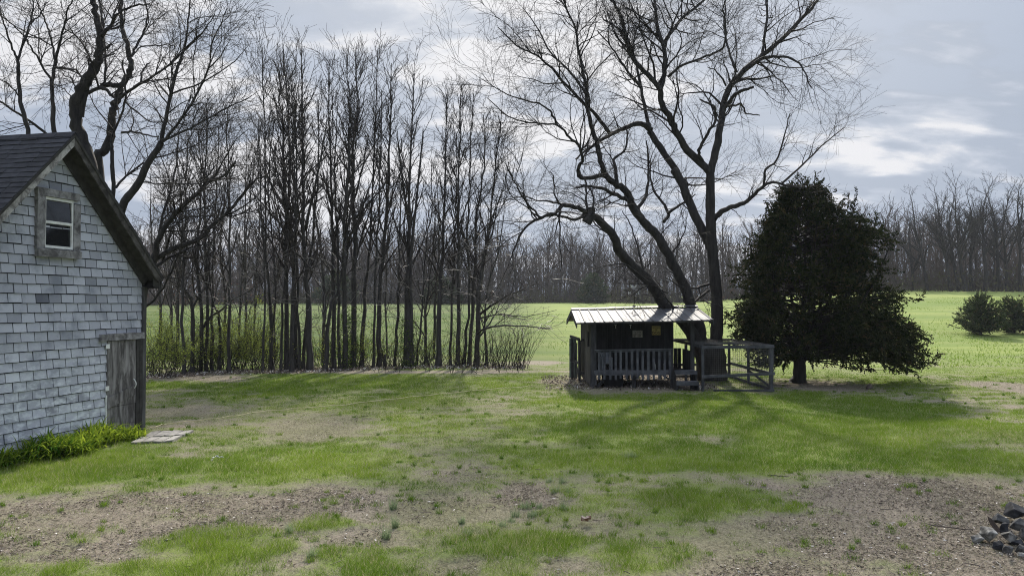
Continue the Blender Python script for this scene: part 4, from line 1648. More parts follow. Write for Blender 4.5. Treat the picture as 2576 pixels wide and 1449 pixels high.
    C2 = limb(z4((820, 1140), (740, 1162), (670, 1158), (655, 1100), (682, 1040), (665, 960), (600, 900), (520, 820), (380, 808), (200, 760), (60, 640)), 12, 2, Y - 1.5, Y - 3.6, .012)
    C3 = limb(z4((910, 1210), (900, 1100), (890, 1040), (955, 990), (975, 900), (970, 830)), 9, 3.5, Y - 1.4, Y - .4, .014)
    C4 = limb(z4((710, 620), (620, 490), (480, 350), (400, 200), (300, 60)), 7, 2, Y - 1.8, Y - .5, .014)
    C5 = limb(z4((1060, 1410), (1010, 1330), (910, 1280), (830, 1240), (740, 1218), (640, 1225)), 14, 5, Y - .8, Y - 2.2, .014)
    C6 = limb(z4((520, 820), (480, 740), (420, 690), (300, 650), (160, 600), (30, 520)), 6, 1.8, Y - 2.4, Y - 3.6, .014)
    C7 = limb(z4((1040, 1380), (1100, 1270), (1115, 1150), (1110, 1020), (1100, 920)), 9, 3, Y - .6, Y + .8, .012)
    C8 = limb(z4((1215, 1449), (1245, 1390), (1180, 1290), (1130, 1190), (1125, 1050)), 9, 3, Y + .4, Y + 1.8, .012)
    C9 = limb(z4((1240, 1395), (1350, 1320), (1420, 1270)), 8, 3, Y + .4, Y + 1.2, .012)
    # leftmost stem's ends
    D1 = limb(z5((690, 390), (600, 340), (480, 330), (400, 400), (250, 450), (120, 540), (20, 740), (-20, 860)), 13, 3, Y - 3, Y - 4.6, .014)
    D2 = limb(z5((690, 420), (600, 460), (430, 420), (300, 430)), 9, 4, Y - 3, Y - 3.6, .014)
    D3 = limb(z5((260, 440), (160, 330), (60, 170), (0, 60), (-60, -60)), 6, 2, Y - 4, Y - 4.6, .014)
    D4 = limb(z5((480, 330), (360, 290), (220, 280), (100, 220)), 6, 2, Y - 3.4, Y - 4.4, .014)
    D5 = limb(z5((720, 400), (700, 260), (690, 120), (640, 0)), 7, 3, Y - 3, Y - 2.4, .014)
    D6 = limb(z5((760, 390), (770, 260), (730, 170), (640, 130)), 6, 3, Y - 2.9, Y - 2.0, .014)
    K = limb(z5((745, 360), (735, 420), (700, 495)), 22, 26, Y - 2.9, Y - 3.0, .01)
    # low drooping twiggy branches near the roof
    E1 = limb(z5((1460, 1150), (1300, 1090), (1100, 1180), (900, 1240)), 4, 1.2, Y - 1, Y - 2.6, .02)
    E2 = limb(z5((1860, 1070), (1720, 1110), (1600, 1100), (1450, 1010)), 7, 2, Y, Y - 1.2, .02)
    E3 = limb(z5((1860, 1130), (1740, 1230), (1690, 1290)), 8, 3, Y, Y - .6, .02)
    E4 = limb(z5((1300, 1060), (1100, 900), (950, 880), (760, 930)), 5, 1.5, Y - 1.8, Y - 3, .02)
    E5 = limb(z5((1250, 980), (1180, 700), (1110, 500), (1040, 380)), 5, 2, Y - 1.5, Y - .8, .014)
    E6 = limb(z5((1780, 1230), (1950, 1260), (2100, 1390)), 4, 1, Y - .3, Y - 1.8, .02)
    limbs = [A1, A2, A2b, A2c, A3, A3b, A3c, A4, A5, A7, A8, A9, A10, A11, B1, B1a, B2, B3, C1, C2, C3, C4, C5, C6, C7, C8, C9, D1, D2, D3, D4, D5, D6, E1, E2, E3, E4, E5, E6]
    trunk = T + [A6, K] + limbs
    # boughs off the limbs
    bough = sprout([A1, A2, A2b, A2c, A3b, A5, A7, A8, A10, B1a, B2, B3, C1, C2, C4, C6, D1, D3, D4], .85, .18, 1.3, 3.2, 44, .55, .042, .007, 9, .19, .05, .35, .95)
    bough += sprout([A3c, A3], 1.0, .2, .7, 1.5, 42, .55, .02, .006, 8, .12, .05, .5, .9)
    bough += sprout(T[1:3] + [T[4]], .55, .35, 1.2, 2.6, 52, .3, .032, .007, 8, .14, .06, .3)
    # smaller wood
    upper = [A1, A2, A2b, A2c, A5, A7, A8, A10, B1a, B2, B3, C1, C2, C4, C6, D1, D3, D4] + bough
    sec = sprout(upper, 3.0, .20, 0.9, 2.7, 48, .5, .030, .004, 8, .19, .035, .35)
    sec += sprout([A3, A3b, A3c], 3.0, .2, .4, 1.35, 44, .5, .02, .004, 7, .17, .035, .45)
    sec += sprout([A4, A9, A11, B1, C3, C5, C7, C8, C9, D2, D5, D6, E1, E2, E4, E5, E6], 3.2, .15, 0.5, 1.6, 55, .5, .022, .004, 6, .16, .03, .35)
    sec += sprout(T[1:3] + T[4:], 2.0, .3, 0.5, 1.6, 60, .2, .018, .004, 6, .16, .03, .3)
    ter = sprout(sec, 4.2, .12, 0.5, 1.5, 42, .6, .011, .0032, 6, .12, .02, .35)
    whips = sprout([x for x in upper if x is not A3b and x is not A3c and x is not A3], 3.6, .62, .9, 2.2, 36, .7, .012, .0032, 8, .10, .0, .2)
    tw = sprout(ter + whips, 4.2, .10, 0.25, 0.9, 38, .7, .006, .0028, 5, .13, .01, .3)
    split_emit(root, trunk, bough + sec + ter + whips + tw, M['bark'], M['twig'], 10)


build_big_tree()


# ---- old trees behind the shed
def z8(*p):
    return [(x * .3556, y * .3556) for x, y in p]


def zc(*p):
    return [(343.5 + x * .3556, 85.9 + y * .3556) for x, y in p]


def clothe(limbs, dens, lo, hi, ang=48, up=.03, rm=.024):
    bough = sprout(limbs, 1.0, .15, 1.1, 3.0, 44, .6, .034, .007, 9, .13, .05, .35, .95)
    sec = sprout(limbs + bough, dens * 1.35, .12, lo, hi * 1.2, ang, .5, rm, .0045, 6, .14, up, .35)
    ter = sprout(sec, 4.6, .12, .4, 1.2, 42, .65, .011, .0042, 6, .13, .02, .35)
    tw = sprout(ter, 4.6, .12, .15, .55, 45, .75, .0065, .0038, 4, .12, .04, .3)
    return bough + sec + ter + tw


def build_left_trees():
    Y = 19.5
    def base(x):
        return (x, 985)
    # slim forked tree
    root = thing('forked_tree', 'slim bare tree with a high narrow fork, nearest the picture edge above the shed roof', 'tree', (*at(92, 900, Y)[:2], 0))
    t = limb([(100, 972), (88, 640), (80, 420)] + z8((195, 910), (150, 720), (130, 560), (125, 430)), 14, 8, Y, Y)
    l1 = limb(z8((125, 430), (90, 350), (60, 270), (30, 170), (0, 70), (-20, -60)), 6, 2.5, Y, Y - .5)
    l2 = limb(z8((125, 430), (170, 310), (210, 180), (230, 60), (240, -60)), 6, 2.5, Y, Y + .6)
    l3 = limb(z8((145, 690), (60, 600), (-20, 560)), 4, 2, Y, Y - .8)
    l4 = limb(z8((340, 960), (200, 850), (60, 760), (-30, 700)), 7, 4, Y + .6, Y - .5)
    l5 = limb(z8((215, 170), (280, 110), (330, 20)), 4, 2, Y + .3, Y + .8)
    split_emit(root, [t, l1, l2, l3, l4, l5], clothe([l1, l2, l3, l4, l5], 2.2, .5, 1.6), M['bark'], M['twig'], 8)
    # second slim tree
    Y = 20.5
    root = thing('branching_tree', 'slim upright bare tree with many ascending limbs, beside the ridge of the shed', 'tree', (*at(137, 900, Y)[:2], 0))
    t = limb([(140, 965), (138, 640), (137, 420)] + z8((385, 900), (375, 720), (370, 580), (395, 430)), 15, 8, Y, Y)
    l1 = limb(z8((392, 440), (370, 320), (350, 220), (310, 130), (280, 60), (250, -50)), 6, 2.5, Y, Y + .5)
    l2 = limb(z8((395, 430), (415, 340), (440, 250), (470, 130), (480, 70), (530, -30)), 7, 3, Y, Y - .5)
    l3 = limb(z8((362, 560), (300, 470), (240, 370), (190, 290), (160, 240), (90, 180), (10, 100)), 6, 2, Y, Y - 1)
    l4 = limb(z8((385, 480), (480, 490), (560, 530), (600, 560)), 4.5, 2, Y, Y - .6)
    l5 = limb(z8((300, 470), (380, 470), (480, 520), (530, 590)), 3, 1.5, Y, Y + .6)
    l6 = limb(z8((450, 200), (520, 240), (600, 300), (690, 330)), 3, 1.5, Y - .3, Y + .6)
    split_emit(root, [t, l1, l2, l3, l4, l5, l6], clothe([l1, l2, l3, l4, l5, l6], 2.3, .5, 1.6), M['bark'], M['twig'], 8)
    # old thick tree with broken top
    Y = 21.5
    root = thing('old_tree', 'thick gnarled old tree with twin crooked stems and snapped branches behind the shed', 'tree', (*at(240, 900, Y)[:2], 0))
    t = limb([(243, 965), (240, 700), (232, 500)] + z8((620, 1100), (555, 930), (530, 780), (555, 660), (620, 560), (660, 480), (700, 380), (712, 260), (685, 120), (660, 0), (640, -80)), 40, 12, Y, Y - .6, .02, 4, .9)
    t2 = limb(z8((575, 830), (610, 650), (650, 560), (690, 490), (710, 400)), 13, 9, Y - .2, Y - .3, .015)
    l1 = limb(z8((620, 660), (700, 628), (760, 645), (805, 690)), 10, 7, Y, Y - .3, .015)
    l2 = limb(z8((715, 260), (790, 170), (840, 90), (960, 40), (1060, 30)), 10, 3, Y - .5, Y - 1.2, .015)
    l3 = limb(z8((700, 400), (760, 340), (800, 320)), 7, 4, Y - .5, Y - .8, .02)
    l4 = limb(z8((690, 440), (750, 400), (815, 380)), 5, 3, Y - .4, Y, .02)
    l5 = limb(z8((640, 470), (625, 420), (610, 400)), 5, 3, Y - .4, Y - .6, .02)
    l6 = limb(z8((590, 560), (540, 500), (450, 480), (380, 475)), 5, 2.5, Y - .3, Y - 1.4, .015)
    l7 = limb(z8((700, 300), (735, 240), (728, 120), (700, 0), (690, -60)), 6, 3, Y - .5, Y + .4, .012)
    l8 = limb(z8((560, 650), (520, 590), (440, 520)), 4, 2, Y - .3, Y - 1, .02)
    l9 = limb(z8((545, 800), (480, 660), (400, 610), (300, 600)), 3, 1.5, Y - .3, Y + 1, .02)
    split_emit(root, [t, t2, l1, l2, l3, l4, l5, l6, l7, l8, l9], clothe([l1, l2, l6, l7, l8, l9, l3, l4], 2.4, .5, 1.5), M['bark'], M['twig'], 10)
    # companion with horizontal stub
    Y = 22.2
    root = thing('stubbed_tree', 'thick bare tree with a sawn horizontal stub, between two others', 'tree', (*at(265, 900, Y)[:2], 0))
    t = limb([(268, 965), (262, 700), (250, 480)] + z8((690, 1110), (750, 1060), (785, 960), (790, 830), (815, 740), (845, 660), (880, 570), (925, 490), (922, 410), (885, 270), (850, 130), (860, 0), (880, -60)), 30, 8, Y, Y + .6, .02, 4, .8)
    l1 = limb(z8((850, 610), (790, 605), (710, 605)), 13, 12, Y, Y - .2, .01)
    l2 = limb(z8((845, 700), (980, 600), (1100, 530), (1280, 390), (1450, 210), (1520, 100)), 8, 2, Y, Y - 1.5, .012)
    l3 = limb(z8((930, 400), (970, 310), (1020, 220), (1040, 90), (1020, -40)), 7, 3, Y + .3, Y + .8, .012)
    l4 = limb(z8((800, 1080), (790, 980), (840, 860), (890, 700), (880, 560), (870, 430)), 7, 4, Y - .5, Y - .2, .012)
    l5 = limb(z8((1000, 590), (1010, 500), (1050, 450)), 6, 3, Y, Y + .5, .02)
    l6 = limb(z8((880, 720), (960, 790), (1060, 860), (1180, 860), (1300, 840)), 5, 1.5, Y, Y - 1.4, .014)
    l7 = limb(z8((860, 940), (930, 930), (1050, 960), (1120, 965)), 6, 3, Y, Y - .8, .014)
    l8 = limb(z8((930, 400), (1000, 340), (1130, 320), (1240, 320)), 4, 2, Y + .3, Y + 1.2, .014)
    l9 = limb(z8((735, 600), (745, 480), (735, 250), (715, 100), (700, -40)), 6, 4, Y - .3, Y + .3, .010)
    l10 = limb([(280, 965), (283, 750), (284, 560)] + z8((800, 1300), (795, 1150), (788, 1040)), 12, 9, Y - .8, Y - .8, .008)
    split_emit(root, [t, l1, l2, l3, l4, l5, l6, l7, l8, l9, l10], clothe([l2, l3, l4, l6, l7, l8, l9], 2.4, .5, 1.5), M['bark'], M['twig'], 10)
    # leaning tree with long rising limbs
    Y = 20.8
    root = thing('leaning_tree', 'leaning bare tree of long straight rising limbs just above the shed eave', 'tree', (*at(285, 900, Y)[:2], 0))
    t = limb([(270, 975), (280, 720), (305, 530)] + z8((960, 1330), (1040, 1170), (1140, 1010)), 24, 15, Y, Y - .5, .008)
    l1 = limb(z8((1140, 1010), (1170, 850), (1210, 650), (1265, 450), (1308, 330), (1330, 150), (1345, -30)), 11, 3, Y - .5, Y - .9, .008)
    l2 = limb(z8((1145, 1005), (1200, 950), (1300, 820), (1400, 650), (1480, 480), (1495, 330), (1560, 180), (1610, 60)), 8, 2, Y - .5, Y - 1.6, .010)
    l3 = limb(z8((1150, 1005), (1230, 960), (1400, 880), (1560, 790), (1680, 730), (1780, 680)), 7, 2, Y - .5, Y + .4, .010)
    l4 = limb(z8((820, 1330), (900, 1240), (1040, 1140), (1180, 1100), (1350, 1040), (1500, 960)), 6, 2, Y, Y + 1.2, .010)
    l5 = limb(z8((1000, 1290), (1200, 1300), (1400, 1300), (1500, 1260)), 4, 2, Y, Y - 1, .012)
    l6 = limb(z8((1300, 350), (1400, 260), (1470, 190)), 5, 2, Y - .8, Y - 1.4, .010)
    l7 = limb(z8((1480, 480), (1560, 400), (1630, 280)), 4, 1.5, Y - 1.2, Y - 1.7, .010)
    split_emit(root, [t, l1, l2, l3, l4, l5, l6, l7], clothe([l1, l2, l3, l4, l5, l6, l7], 2.6, .5, 1.7, 45), M['bark'], M['twig'], 9)
    # low spreading one, limbs reaching right over the thicket edge
    Y = 23.5
    root = thing('low_spreading_tree', 'bare tree hidden by the shed corner with low heavy limbs reaching over the thicket', 'tree', (*at(330, 900, Y)[:2], 0))
    t = limb([(325, 960), (345, 800), (370, 690), (392, 640)], 26, 20, Y, Y, .01)
    l1 = limb([(390, 645)] + zc((180, 1400), (330, 1220), (430, 1130), (520, 1040), (620, 1000), (700, 900)), 15, 5, Y, Y - .8, .012)
    l2 = limb([(385, 655), (430, 630)] + zc((440, 1449), (540, 1350), (640, 1270), (740, 1150), (830, 1040), (930, 1000)), 14, 4, Y, Y + .8, .012)
    l3 = limb([(370, 690), (420, 650), (470, 625)] + zc((300, 1330), (420, 1290), (560, 1290)), 8, 3, Y, Y + 1.5, .014)
    l4 = limb([(345, 790), (400, 740), (440, 660), (470, 560)], 7, 3, Y, Y - 1, .014)
    l5 = limb([(395, 625), (410, 540), (440, 440), (450, 340)], 8, 3, Y, Y + 1, .012)
    split_emit(root, [t, l1, l2, l3, l4, l5], clothe([l1, l2, l3, l4, l5], 2.8, .5, 1.8, 50), M['bark'], M['twig'], 9)


build_left_trees()


# ---- thicket of slim trees along the lawn edge
THICKET = [
    # base x, base y, width, way points, top x, top y, label, ivy
    (462, 943, 9, [], 470, 300, 'thin straight bare tree, first trunk of the thicket from the shed', 0),
    (483, 940, 12, [(485, 780), (474, 740), (445, 690)], 425, 430, 'bare tree leaning back over the shed eave, second trunk of the thicket from the shed', 0),
    (503, 937, 12, [(507, 830)], 500, 330, 'bare tree with one long low curved limb, third trunk of the thicket from the shed', 0),
    (520, 937, 9, [], 523, 290, 'straight thin dark tree, fourth trunk of the thicket from the shed', 0),
    (535, 934, 8, [], 550, 320, 'very thin dark tree, fifth trunk of the thicket from the shed', 0),
    (551, 934, 9, [(552, 812), (534, 735)], 505, 350, 'thin tree with a kinked trunk among the fresh green shrubs', 0),
    (576, 937, 9, [(578, 740)], 572, 270, 'lone straight thin tree standing just behind a fresh green shrub', 0),
    (660, 937, 6, [], 650, 300, 'spindly pole tree right of the largest green shrub', 0),
    (678, 936, 6, [], 690, 280, 'spindly pole tree second right of the largest green shrub', 0),
    (687, 936, 11, [(676, 750), (668, 558)], 660, 120, 'tall bare tree with a slightly bent trunk, tallest crown above the green shrubs', 0),
    (706, 935, 7, [], 735, 330, 'thin tree leaning towards the dense trunk cluster', 0),
    (721, 934, 12, [(720, 600)], 712, 125, 'tall straight tree opening the dense cluster of dark trunks', 0),
    (734, 934, 12, [], 742, 240, 'straight dark trunk second in the dense cluster', 0),
    (743, 933, 14, [(738, 650)], 700, 160, 'tall tree leaning away from the thickest trunk of the dense cluster', 0),
    (754, 932, 8, [], 735, 200, 'thin dark trunk squeezed in the middle of the dense cluster', 0),
    (763, 932, 9, [], 800, 250, 'thin trunk just left of the thickest trunk in the dense cluster', 0),
    (779, 934, 17, [(774, 735), (764, 588), (760, 350)], 758, 120, 'thickest tallest straight trunk of the dense cluster in the thicket', 0),
    (817, 933, 12, [(829, 780), (862, 676)], 905, 250, 'tree leaning strongly towards the playhouse, just right of the dense cluster', 0),
    (841, 931, 12, [], 828, 150, 'tall straight tree crossed by the strongly leaning trunk', 0),
    (856, 930, 8, [], 850, 260, 'thin tree beside the ivy clad pair, on the shed side', 0),
    (868, 928, 13, [(868, 600)], 870, 140, 'tall tree with ivy round its foot, left of the ivy clad pair', 1),
    (888, 927, 14, [(893, 558)], 893, 135, 'tall tree with ivy round its foot, right of the ivy clad pair', 1),
    (909, 925, 12, [(918, 736), (933, 558)], 950, 130, 'tall tree leaning slightly right, next past the ivy clad pair', 0),
    (939, 925, 7, [], 960, 230, 'thin straight tree two past the ivy clad pair', 0),
    (953, 925, 14, [(956, 736)], 985, 160, 'tall sturdy tree beside the short rotten stump', 0),
    (993, 924, 8, [(1001, 765)], 1010, 350, 'thin low tree standing alone left of the broad double trunk', 0),
    (1026, 922, 23, [(1027, 735), (1030, 558)], 1042, 185, 'broad double trunked tree with ivy at its foot in the thicket', 1),
    (1048, 921, 6, [(1060, 800)], 1085, 400, 'thin forked sapling just right of the broad double trunk', 0),
    (1102, 924, 15, [(1107, 736), (1116, 558)], 1125, 240, 'sturdy tree with a thin white dead branch beside it, right of the broad double trunk', 0),
    (1134, 921, 7, [], 1150, 330, 'thin trunk between two sturdy ones near the end of the thicket', 0),
    (1150, 921, 12, [(1155, 765)], 1160, 240, 'straight dark trunk in the last group of the thicket', 0),
    (1167, 921, 8, [(1180, 765)], 1192, 235, 'slim pale trunk in the last group of the thicket', 0),
    (1180, 921, 10, [(1193, 706)], 1215, 290, 'leaning trunk next to the last tree of the thicket', 0),
    (1198, 922, 15, [(1205, 765), (1222, 617), (1232, 558)], 1262, 275, 'last tree of the thicket with low limbs reaching towards the playhouse', 0),
]


def build_thicket():
    for i, (bx, by, w, way, tx, ty, label, ivy) in enumerate(THICKET):
        x, Y = flat(bx, by)
        Y += R.uniform(-.3, .5)
        x = at(bx, by, Y)[0]
        gzz = gz(x, Y)
        root = thing('thicket_tree', label, 'tree', (x, Y, gzz), 'slim bare trees of the thicket')
        dY = R.uniform(-.9, .9)
        pix = [(bx, by + 6)] + way
        if len(way) < 2:
            lx, ly = pix[-1]
            for f in (.35, .68):
                pix.append((lx + (tx - lx) * f + R.uniform(-11, 11), ly + (ty - ly) * f))
        pix.append((tx, ty))
        pix.sort(key=lambda p: -p[1])
        t = limb(pix, w * 1.04, 1.8, Y, Y + dY, .026, 5, .85)
        t[0][0] = (x, Y, gzz - .05)
        t[1][0] *= 1.25
        H = at(tx, ty, Y)[2]
        trunk = [t]
        if bx == 503:
            trunk.append(limb([(507, 828), (530, 797), (551, 783), (586, 753), (612, 740), (637, 727)], 7, 2, Y, Y - 1.4, .014))
        if bx == 483:
            trunk.append(limb([(484, 775), (500, 745), (520, 720), (535, 690), (538, 620)], 7, 2.5, Y, Y + .8, .012))
        if bx == 1198:
            trunk.append(limb([(1202, 842), (1216, 828), (1270, 818), (1330, 822), (1390, 826)], 7, 1.6, Y, Y - 2.2, .014))
            trunk.append(limb([(1208, 790), (1245, 762), (1290, 738), (1340, 724)], 7, 1.6, Y, Y - 2.8, .014))
            trunk.append(limb([(1204, 850), (1240, 800), (1260, 760)], 5, 2, Y, Y + .8, .014))
            trunk.append(limb([(1210, 800), (1260, 790), (1320, 795), (1400, 780)], 4, 1, Y, Y - 2, .014))
        if bx == 1026:
            trunk.append(limb([(1036, 926), (1035, 800), (1033, 650), (1050, 480), (1065, 330)], 13, 3, Y - .1, Y + .6, .012))
            trunk.append(limb([(1028, 560), (1010, 430), (1000, 330)], 7, 2, Y, Y - .7, .012))
        if bx == 779:
            trunk.append(limb([(768, 580), (800, 430), (822, 300)], 8, 2, Y, Y - .7, .012))
        # ascending limbs
        big = w >= 11
        prim = sprout([t], 3.0 if big else 2.4, .30, 1.6, 4.2 if big else 2.8, 33, .58, .048, .009, 9, .10, .085, .66, .985, even=True)
        prim += sprout([t], 4.0 if big else 3.0, .70, .7, 1.7, 30, .65, .022, .008, 7, .12, .07, .45, .99)
        prim += sprout([t], 1.6, .10, .5, 1.3, 65, .3, .012, .004, 6, .22, .02, .2, .40)
        prim += sprout(trunk[1:], 1.6, .2, .6, 1.9, 40, .55, .03, .006, 7, .10, .05, .4)
        sec = sprout(prim, 3.0, .15, .5, 1.35, 36, .65, .020, .0065, 6, .14, .07, .4)
        ter = sprout(sec + prim, 3.4, .2, .18, .65, 38, .75, .011, .0055, 4, .14, .07, .3)
        split_emit(root, trunk, prim + sec + ter, M['slim_bark'], M['thicket_twig'], 7)
        if ivy:
            n = 900 if w > 20 else 600
            h = NR.random(n) ** 1.6 * (2.4 if w < 20 else 1.9)
            a = NR.random(n) * 6.283
            r = w * Y / FPX / 2 * 1.1 + np.abs(NR.normal(0, .10, n))
            P = np.stack([x + np.cos(a) * r, Y + np.sin(a) * r, gzz + .05 + h], -1)
            obj('ivy', leaf_cloud(P, .035), M['ivy'], root)
    # thinner trees standing behind, filling the depth of the thicket
    spots = [(445, 330), (600, 300), (620, 340), (640, 290), (692, 420), (812, 380), (975, 400), (1070, 470), (1092, 400), (1225, 400), (404, 380), (560, 420), (430, 420)]
    for k, (px, py) in enumerate(spots):
        Y = R.uniform(31.5, 37)
        x = at(px, 900, Y)[0]
        root = thing('thin_tree', 'thin bare pole tree standing deeper in the thicket behind the front trunks', 'tree', (x, Y, gz(x, Y)), 'thin pole trees deep in the thicket')
        top = at(px + R.uniform(-60, 60), py + R.uniform(-10, 60), Y + R.uniform(-1, 1))
        pts = smooth_line([(x, Y, gz(x, Y) - .05), (x + R.uniform(-.1, .1), Y, top[2] * .33), (x * .5 + top[0] * .5 + R.uniform(-.2, .2), Y, top[2] * .66), top], 5, .012)
        r0 = R.uniform(.05, .085)
        t = (pts, [r0 * (1 - .88 * i / (len(pts) - 1)) for i in range(len(pts))])
        prim = sprout([t], 2.4, .15, 1.0, 2.9, 32, .55, .03, .006, 7, .09, .05, .55, .97)
        sec = sprout(prim, 2.8, .2, .4, 1.1, 36, .62, .014, .006, 5, .1, .05, .4)
        ter = sprout(sec, 3.0, .2, .2, .5, 38, .7, .008, .0045, 4, .12, .05, .3)
        split_emit(root, [t], prim + sec + ter, M['slim_bark'], M['thicket_twig'], 6)
    # pale dead branches caught low among the trunks
    n = 0
    for bx0, bx1, y0, y1, cnt, grp in ((420, 700, 640, 800, 46, 0), (700, 1000, 640, 800, 30, 1), (1000, 1400, 620, 830, 46, 2)):
        polys = []
        for _ in range(cnt):
            p = at(R.uniform(bx0, bx1), R.uniform(y0, y1), R.uniform(25.5, 29.5))
            d = norm3((R.gauss(0, 1), R.gauss(0, .5), R.uniform(-.2, .7)))
            polys.append(branch(p, d, R.uniform(.7, 1.8), .010, .004, 8, .26, .02))
        polys += sprout(polys, 2.6, .2, .25, .8, 50, .8, .007, .003, 6, .24, .02)
        o = obj('dead_branches', tubes(polys, 4), M['pale_twig'], smooth=True)
        tag(o, 'pale curly dead twigs tangled between the thicket trunks', kind='stuff')
    # stump
    b = Buf()
    x, Y = flat(967, 926)
    b.tube([(x, Y, -.05), (x, Y, .1), (x + .01, Y, .35), (x + .02, Y, .52), (x + .03, Y, .56)], [.075, .06, .055, .05, .02], 8)
    tag(obj('tree_stump', b, M['slim_bark'], smooth=True), 'short rotten stump standing between thicket trunks', 'stump')


build_thicket()


# ---- shrubs coming into leaf, whips, leaf litter
def build_brush():
    def shrub(px, py, w, h, leaves, label, mat=M['bud'], stems=26, dY=0.0, cat='shrub', name='budding_shrub', grp='shrubs coming into leaf', size=.024):
        x, Y = flat(px, py)
        Y += dY
        x = at(px, py, Y)[0]
        g = gz(x, Y)
        root = thing(name, label, cat, (x, Y, g), grp)
        st = []
        for _ in range(stems):
            a = R.uniform(0, 6.283)
            d = norm3((math.cos(a) * R.uniform(.1, .8), math.sin(a) * R.uniform(.1, .5), 1))
            st.append(branch((x + R.uniform(-.3, .3) * w, Y + R.uniform(-.25, .25), g - .03), d, h * R.uniform(.6, 1.15), .011, .004, 8, .12, -.01))
        br = sprout(st, 3.0, .2, .3, .9, 45, .7, .007, .003, 6, .15, .0)
        tw = sprout(br, 4.0, .1, .12, .4, 45, .7, .004, .0025, 4, .15, .0)
        obj('stems', tubes(st + br + tw, 4), M['twig'], root, smooth=True)
        if leaves:
            pool = np.array([p for q in br + tw for p in q[0]])
            leaves = int(leaves * .95)
            P = pool[NR.integers(0, len(pool), leaves)] + NR.normal(0, .06, (leaves, 3))
            obj('leaves', leaf_cloud(P, size), mat, root)
    shrub(400, 950, 1.8, 1.5, 2600, 'fresh yellow green shrub against the shed corner')
    shrub(445, 942, 1.4, 1.9, 2300, 'fresh yellow green shrub by the first thicket trunks', dY=.8)
    shrub(610, 936, 2.0, 2.5, 5600, 'largest fresh green shrub, filling the gap between thicket trunks', stems=40, dY=.7)
    shrub(655, 934, 1.2, 2.6, 2600, 'tall narrow fresh green shrub on the far side of the largest one', dY=1.4)
    shrub(570, 936, 1.4, 1.8, 2200, 'low fresh green shrub under the lone straight tree', dY=.9)
    shrub(905, 926, 1.4, 1.5, 1700, 'sparse green shrub right of the ivy clad trunks', dY=.4)
    shrub(985, 925, 1.2, 1.2, 700, 'sparse shrub with few leaves next to the rotten stump', dY=.5)
    shrub(1075, 923, 1.3, 1.3, 650, 'sparse shrub right of the broad double trunk', dY=.5)
    shrub(820, 930, 1.2, 1.4, 900, 'sparse shrub behind the strongly leaning trunk', dY=1.0)
    shrub(1160, 922, 1.0, 1.0, 500, 'small sparse shrub among the last trunks of the thicket', dY=.3)
    shrub(375, 952, 1.6, 2.2, 2600, 'tall fresh green shrub half hidden behind the shed corner', dY=2.2)
    shrub(530, 938, 1.8, 2.0, 2400, 'broad fresh green shrub behind the fourth and fifth thicket trunks', dY=1.8)
    shrub(700, 934, 1.3, 1.7, 1300, 'lacy green shrub behind the first dark trunk of the dense cluster', dY=1.6)
    shrub(500, 940, 1.5, 1.2, 900, 'thin shrub between the second and third thicket trunks', dY=.5)
    # bare whips at the end of the thicket
    for px, py, n, hh, label in ((1232, 924, 30, 1.5, 'bare whippy brush just past the last thicket tree'), (1272, 925, 30, 1.7, 'bare whippy brush in the middle of the thicket end'), (1308, 925, 26, 1.5, 'outermost bare brush of the thicket, arching towards the playhouse')):
        x, Y = flat(px, py)
        g = gz(x, Y)
        root = thing('bare_brush', label, 'shrub', (x, Y, g), 'bare brush at the thicket end')
        st = []
        for _ in range(n):
            d = norm3((R.uniform(-.15, .55), R.gauss(0, .2), 1))
            st.append(branch((x + R.uniform(-.32, .32), Y + R.uniform(-.4, .4), g - .03), d, hh * R.uniform(.6, 1.25), .009, .003, 8, .07, -.01))
        br = sprout(st, 1.8, .35, .2, .6, 30, .7, .005, .0028, 5, .1, .02)
        obj('stems', tubes(st + br, 4), M['twig'], root, smooth=True)
    # bare underbrush filling the thicket floor
    polys = []
    for _ in range(520):
        px = R.uniform(365, 1320)
        Y = R.uniform(28.0, 38)
        x = at(px, 900, Y)[0]
        d = norm3((R.gauss(0, .35), R.gauss(0, .3), 1))
        polys.append(branch((x, Y, gz(x, Y) - .03), d, R.uniform(.5, 2.6), R.uniform(.006, .014), .004, 7, .14, .0))
    polys += sprout(polys, 1.8, .25, .25, .9, 42, .7, .008, .0035, 5, .15, .02)
    tag(obj('underbrush', tubes(polys, 3), M['twig'], smooth=True), 'thin bare underbrush on the floor of the thicket', kind='stuff')
    pool = np.array([q for p in polys for q in p[0][2:]])
    lf = pool[NR.integers(0, len(pool), 3000)]
    keep = lf[:, 2] < .5 + 2.0 * fbm(lf[:, 0], lf[:, 1], .3, 2)
    lf = lf[keep] + NR.normal(0, .05, (keep.sum(), 3))
    tag(obj('budding_leaves', leaf_cloud(lf, .024), M['bud']), 'scattered fresh green buds on the underbrush of the thicket', kind='stuff')
    # leaf litter along the foot of the trees
    n = 5200
    px = NR.uniform(370, 1320, n)
    edge = np.interp(px, [370, 450, 560, 700, 900, 1100, 1320], [953, 949, 942, 939, 932, 927, 929])
    py = edge - np.abs(NR.normal(0, 5.5, n)) + NR.normal(0, 1.3, n)
    P = np.array([flat(a, b) for a, b in zip(px, py)])
    P = np.column_stack([P, ground(P[:, 0], P[:, 1]) + .02 + .05 * NR.random(n) ** 2])
    M['litter'] = leaf_mat('litter', (0.06, 0.045, 0.04), (0.34, 0.29, 0.25), .15, cc=(.62, .60, .58))
    V, F, t = leaf_cloud(P, .042)
    t = np.where(NR.random(n) < .16, .97, t * .85)
    tag(obj('leaf_litter', (V, F, t), M['litter']), 'dry fallen leaves and pale scraps along the foot of the thicket', kind='stuff')
    # litter and straw under the playhouse
    n = 2200
    P = np.column_stack([NR.uniform(1.0, 6.2, n), NR.uniform(22.6, 27.2, n)])
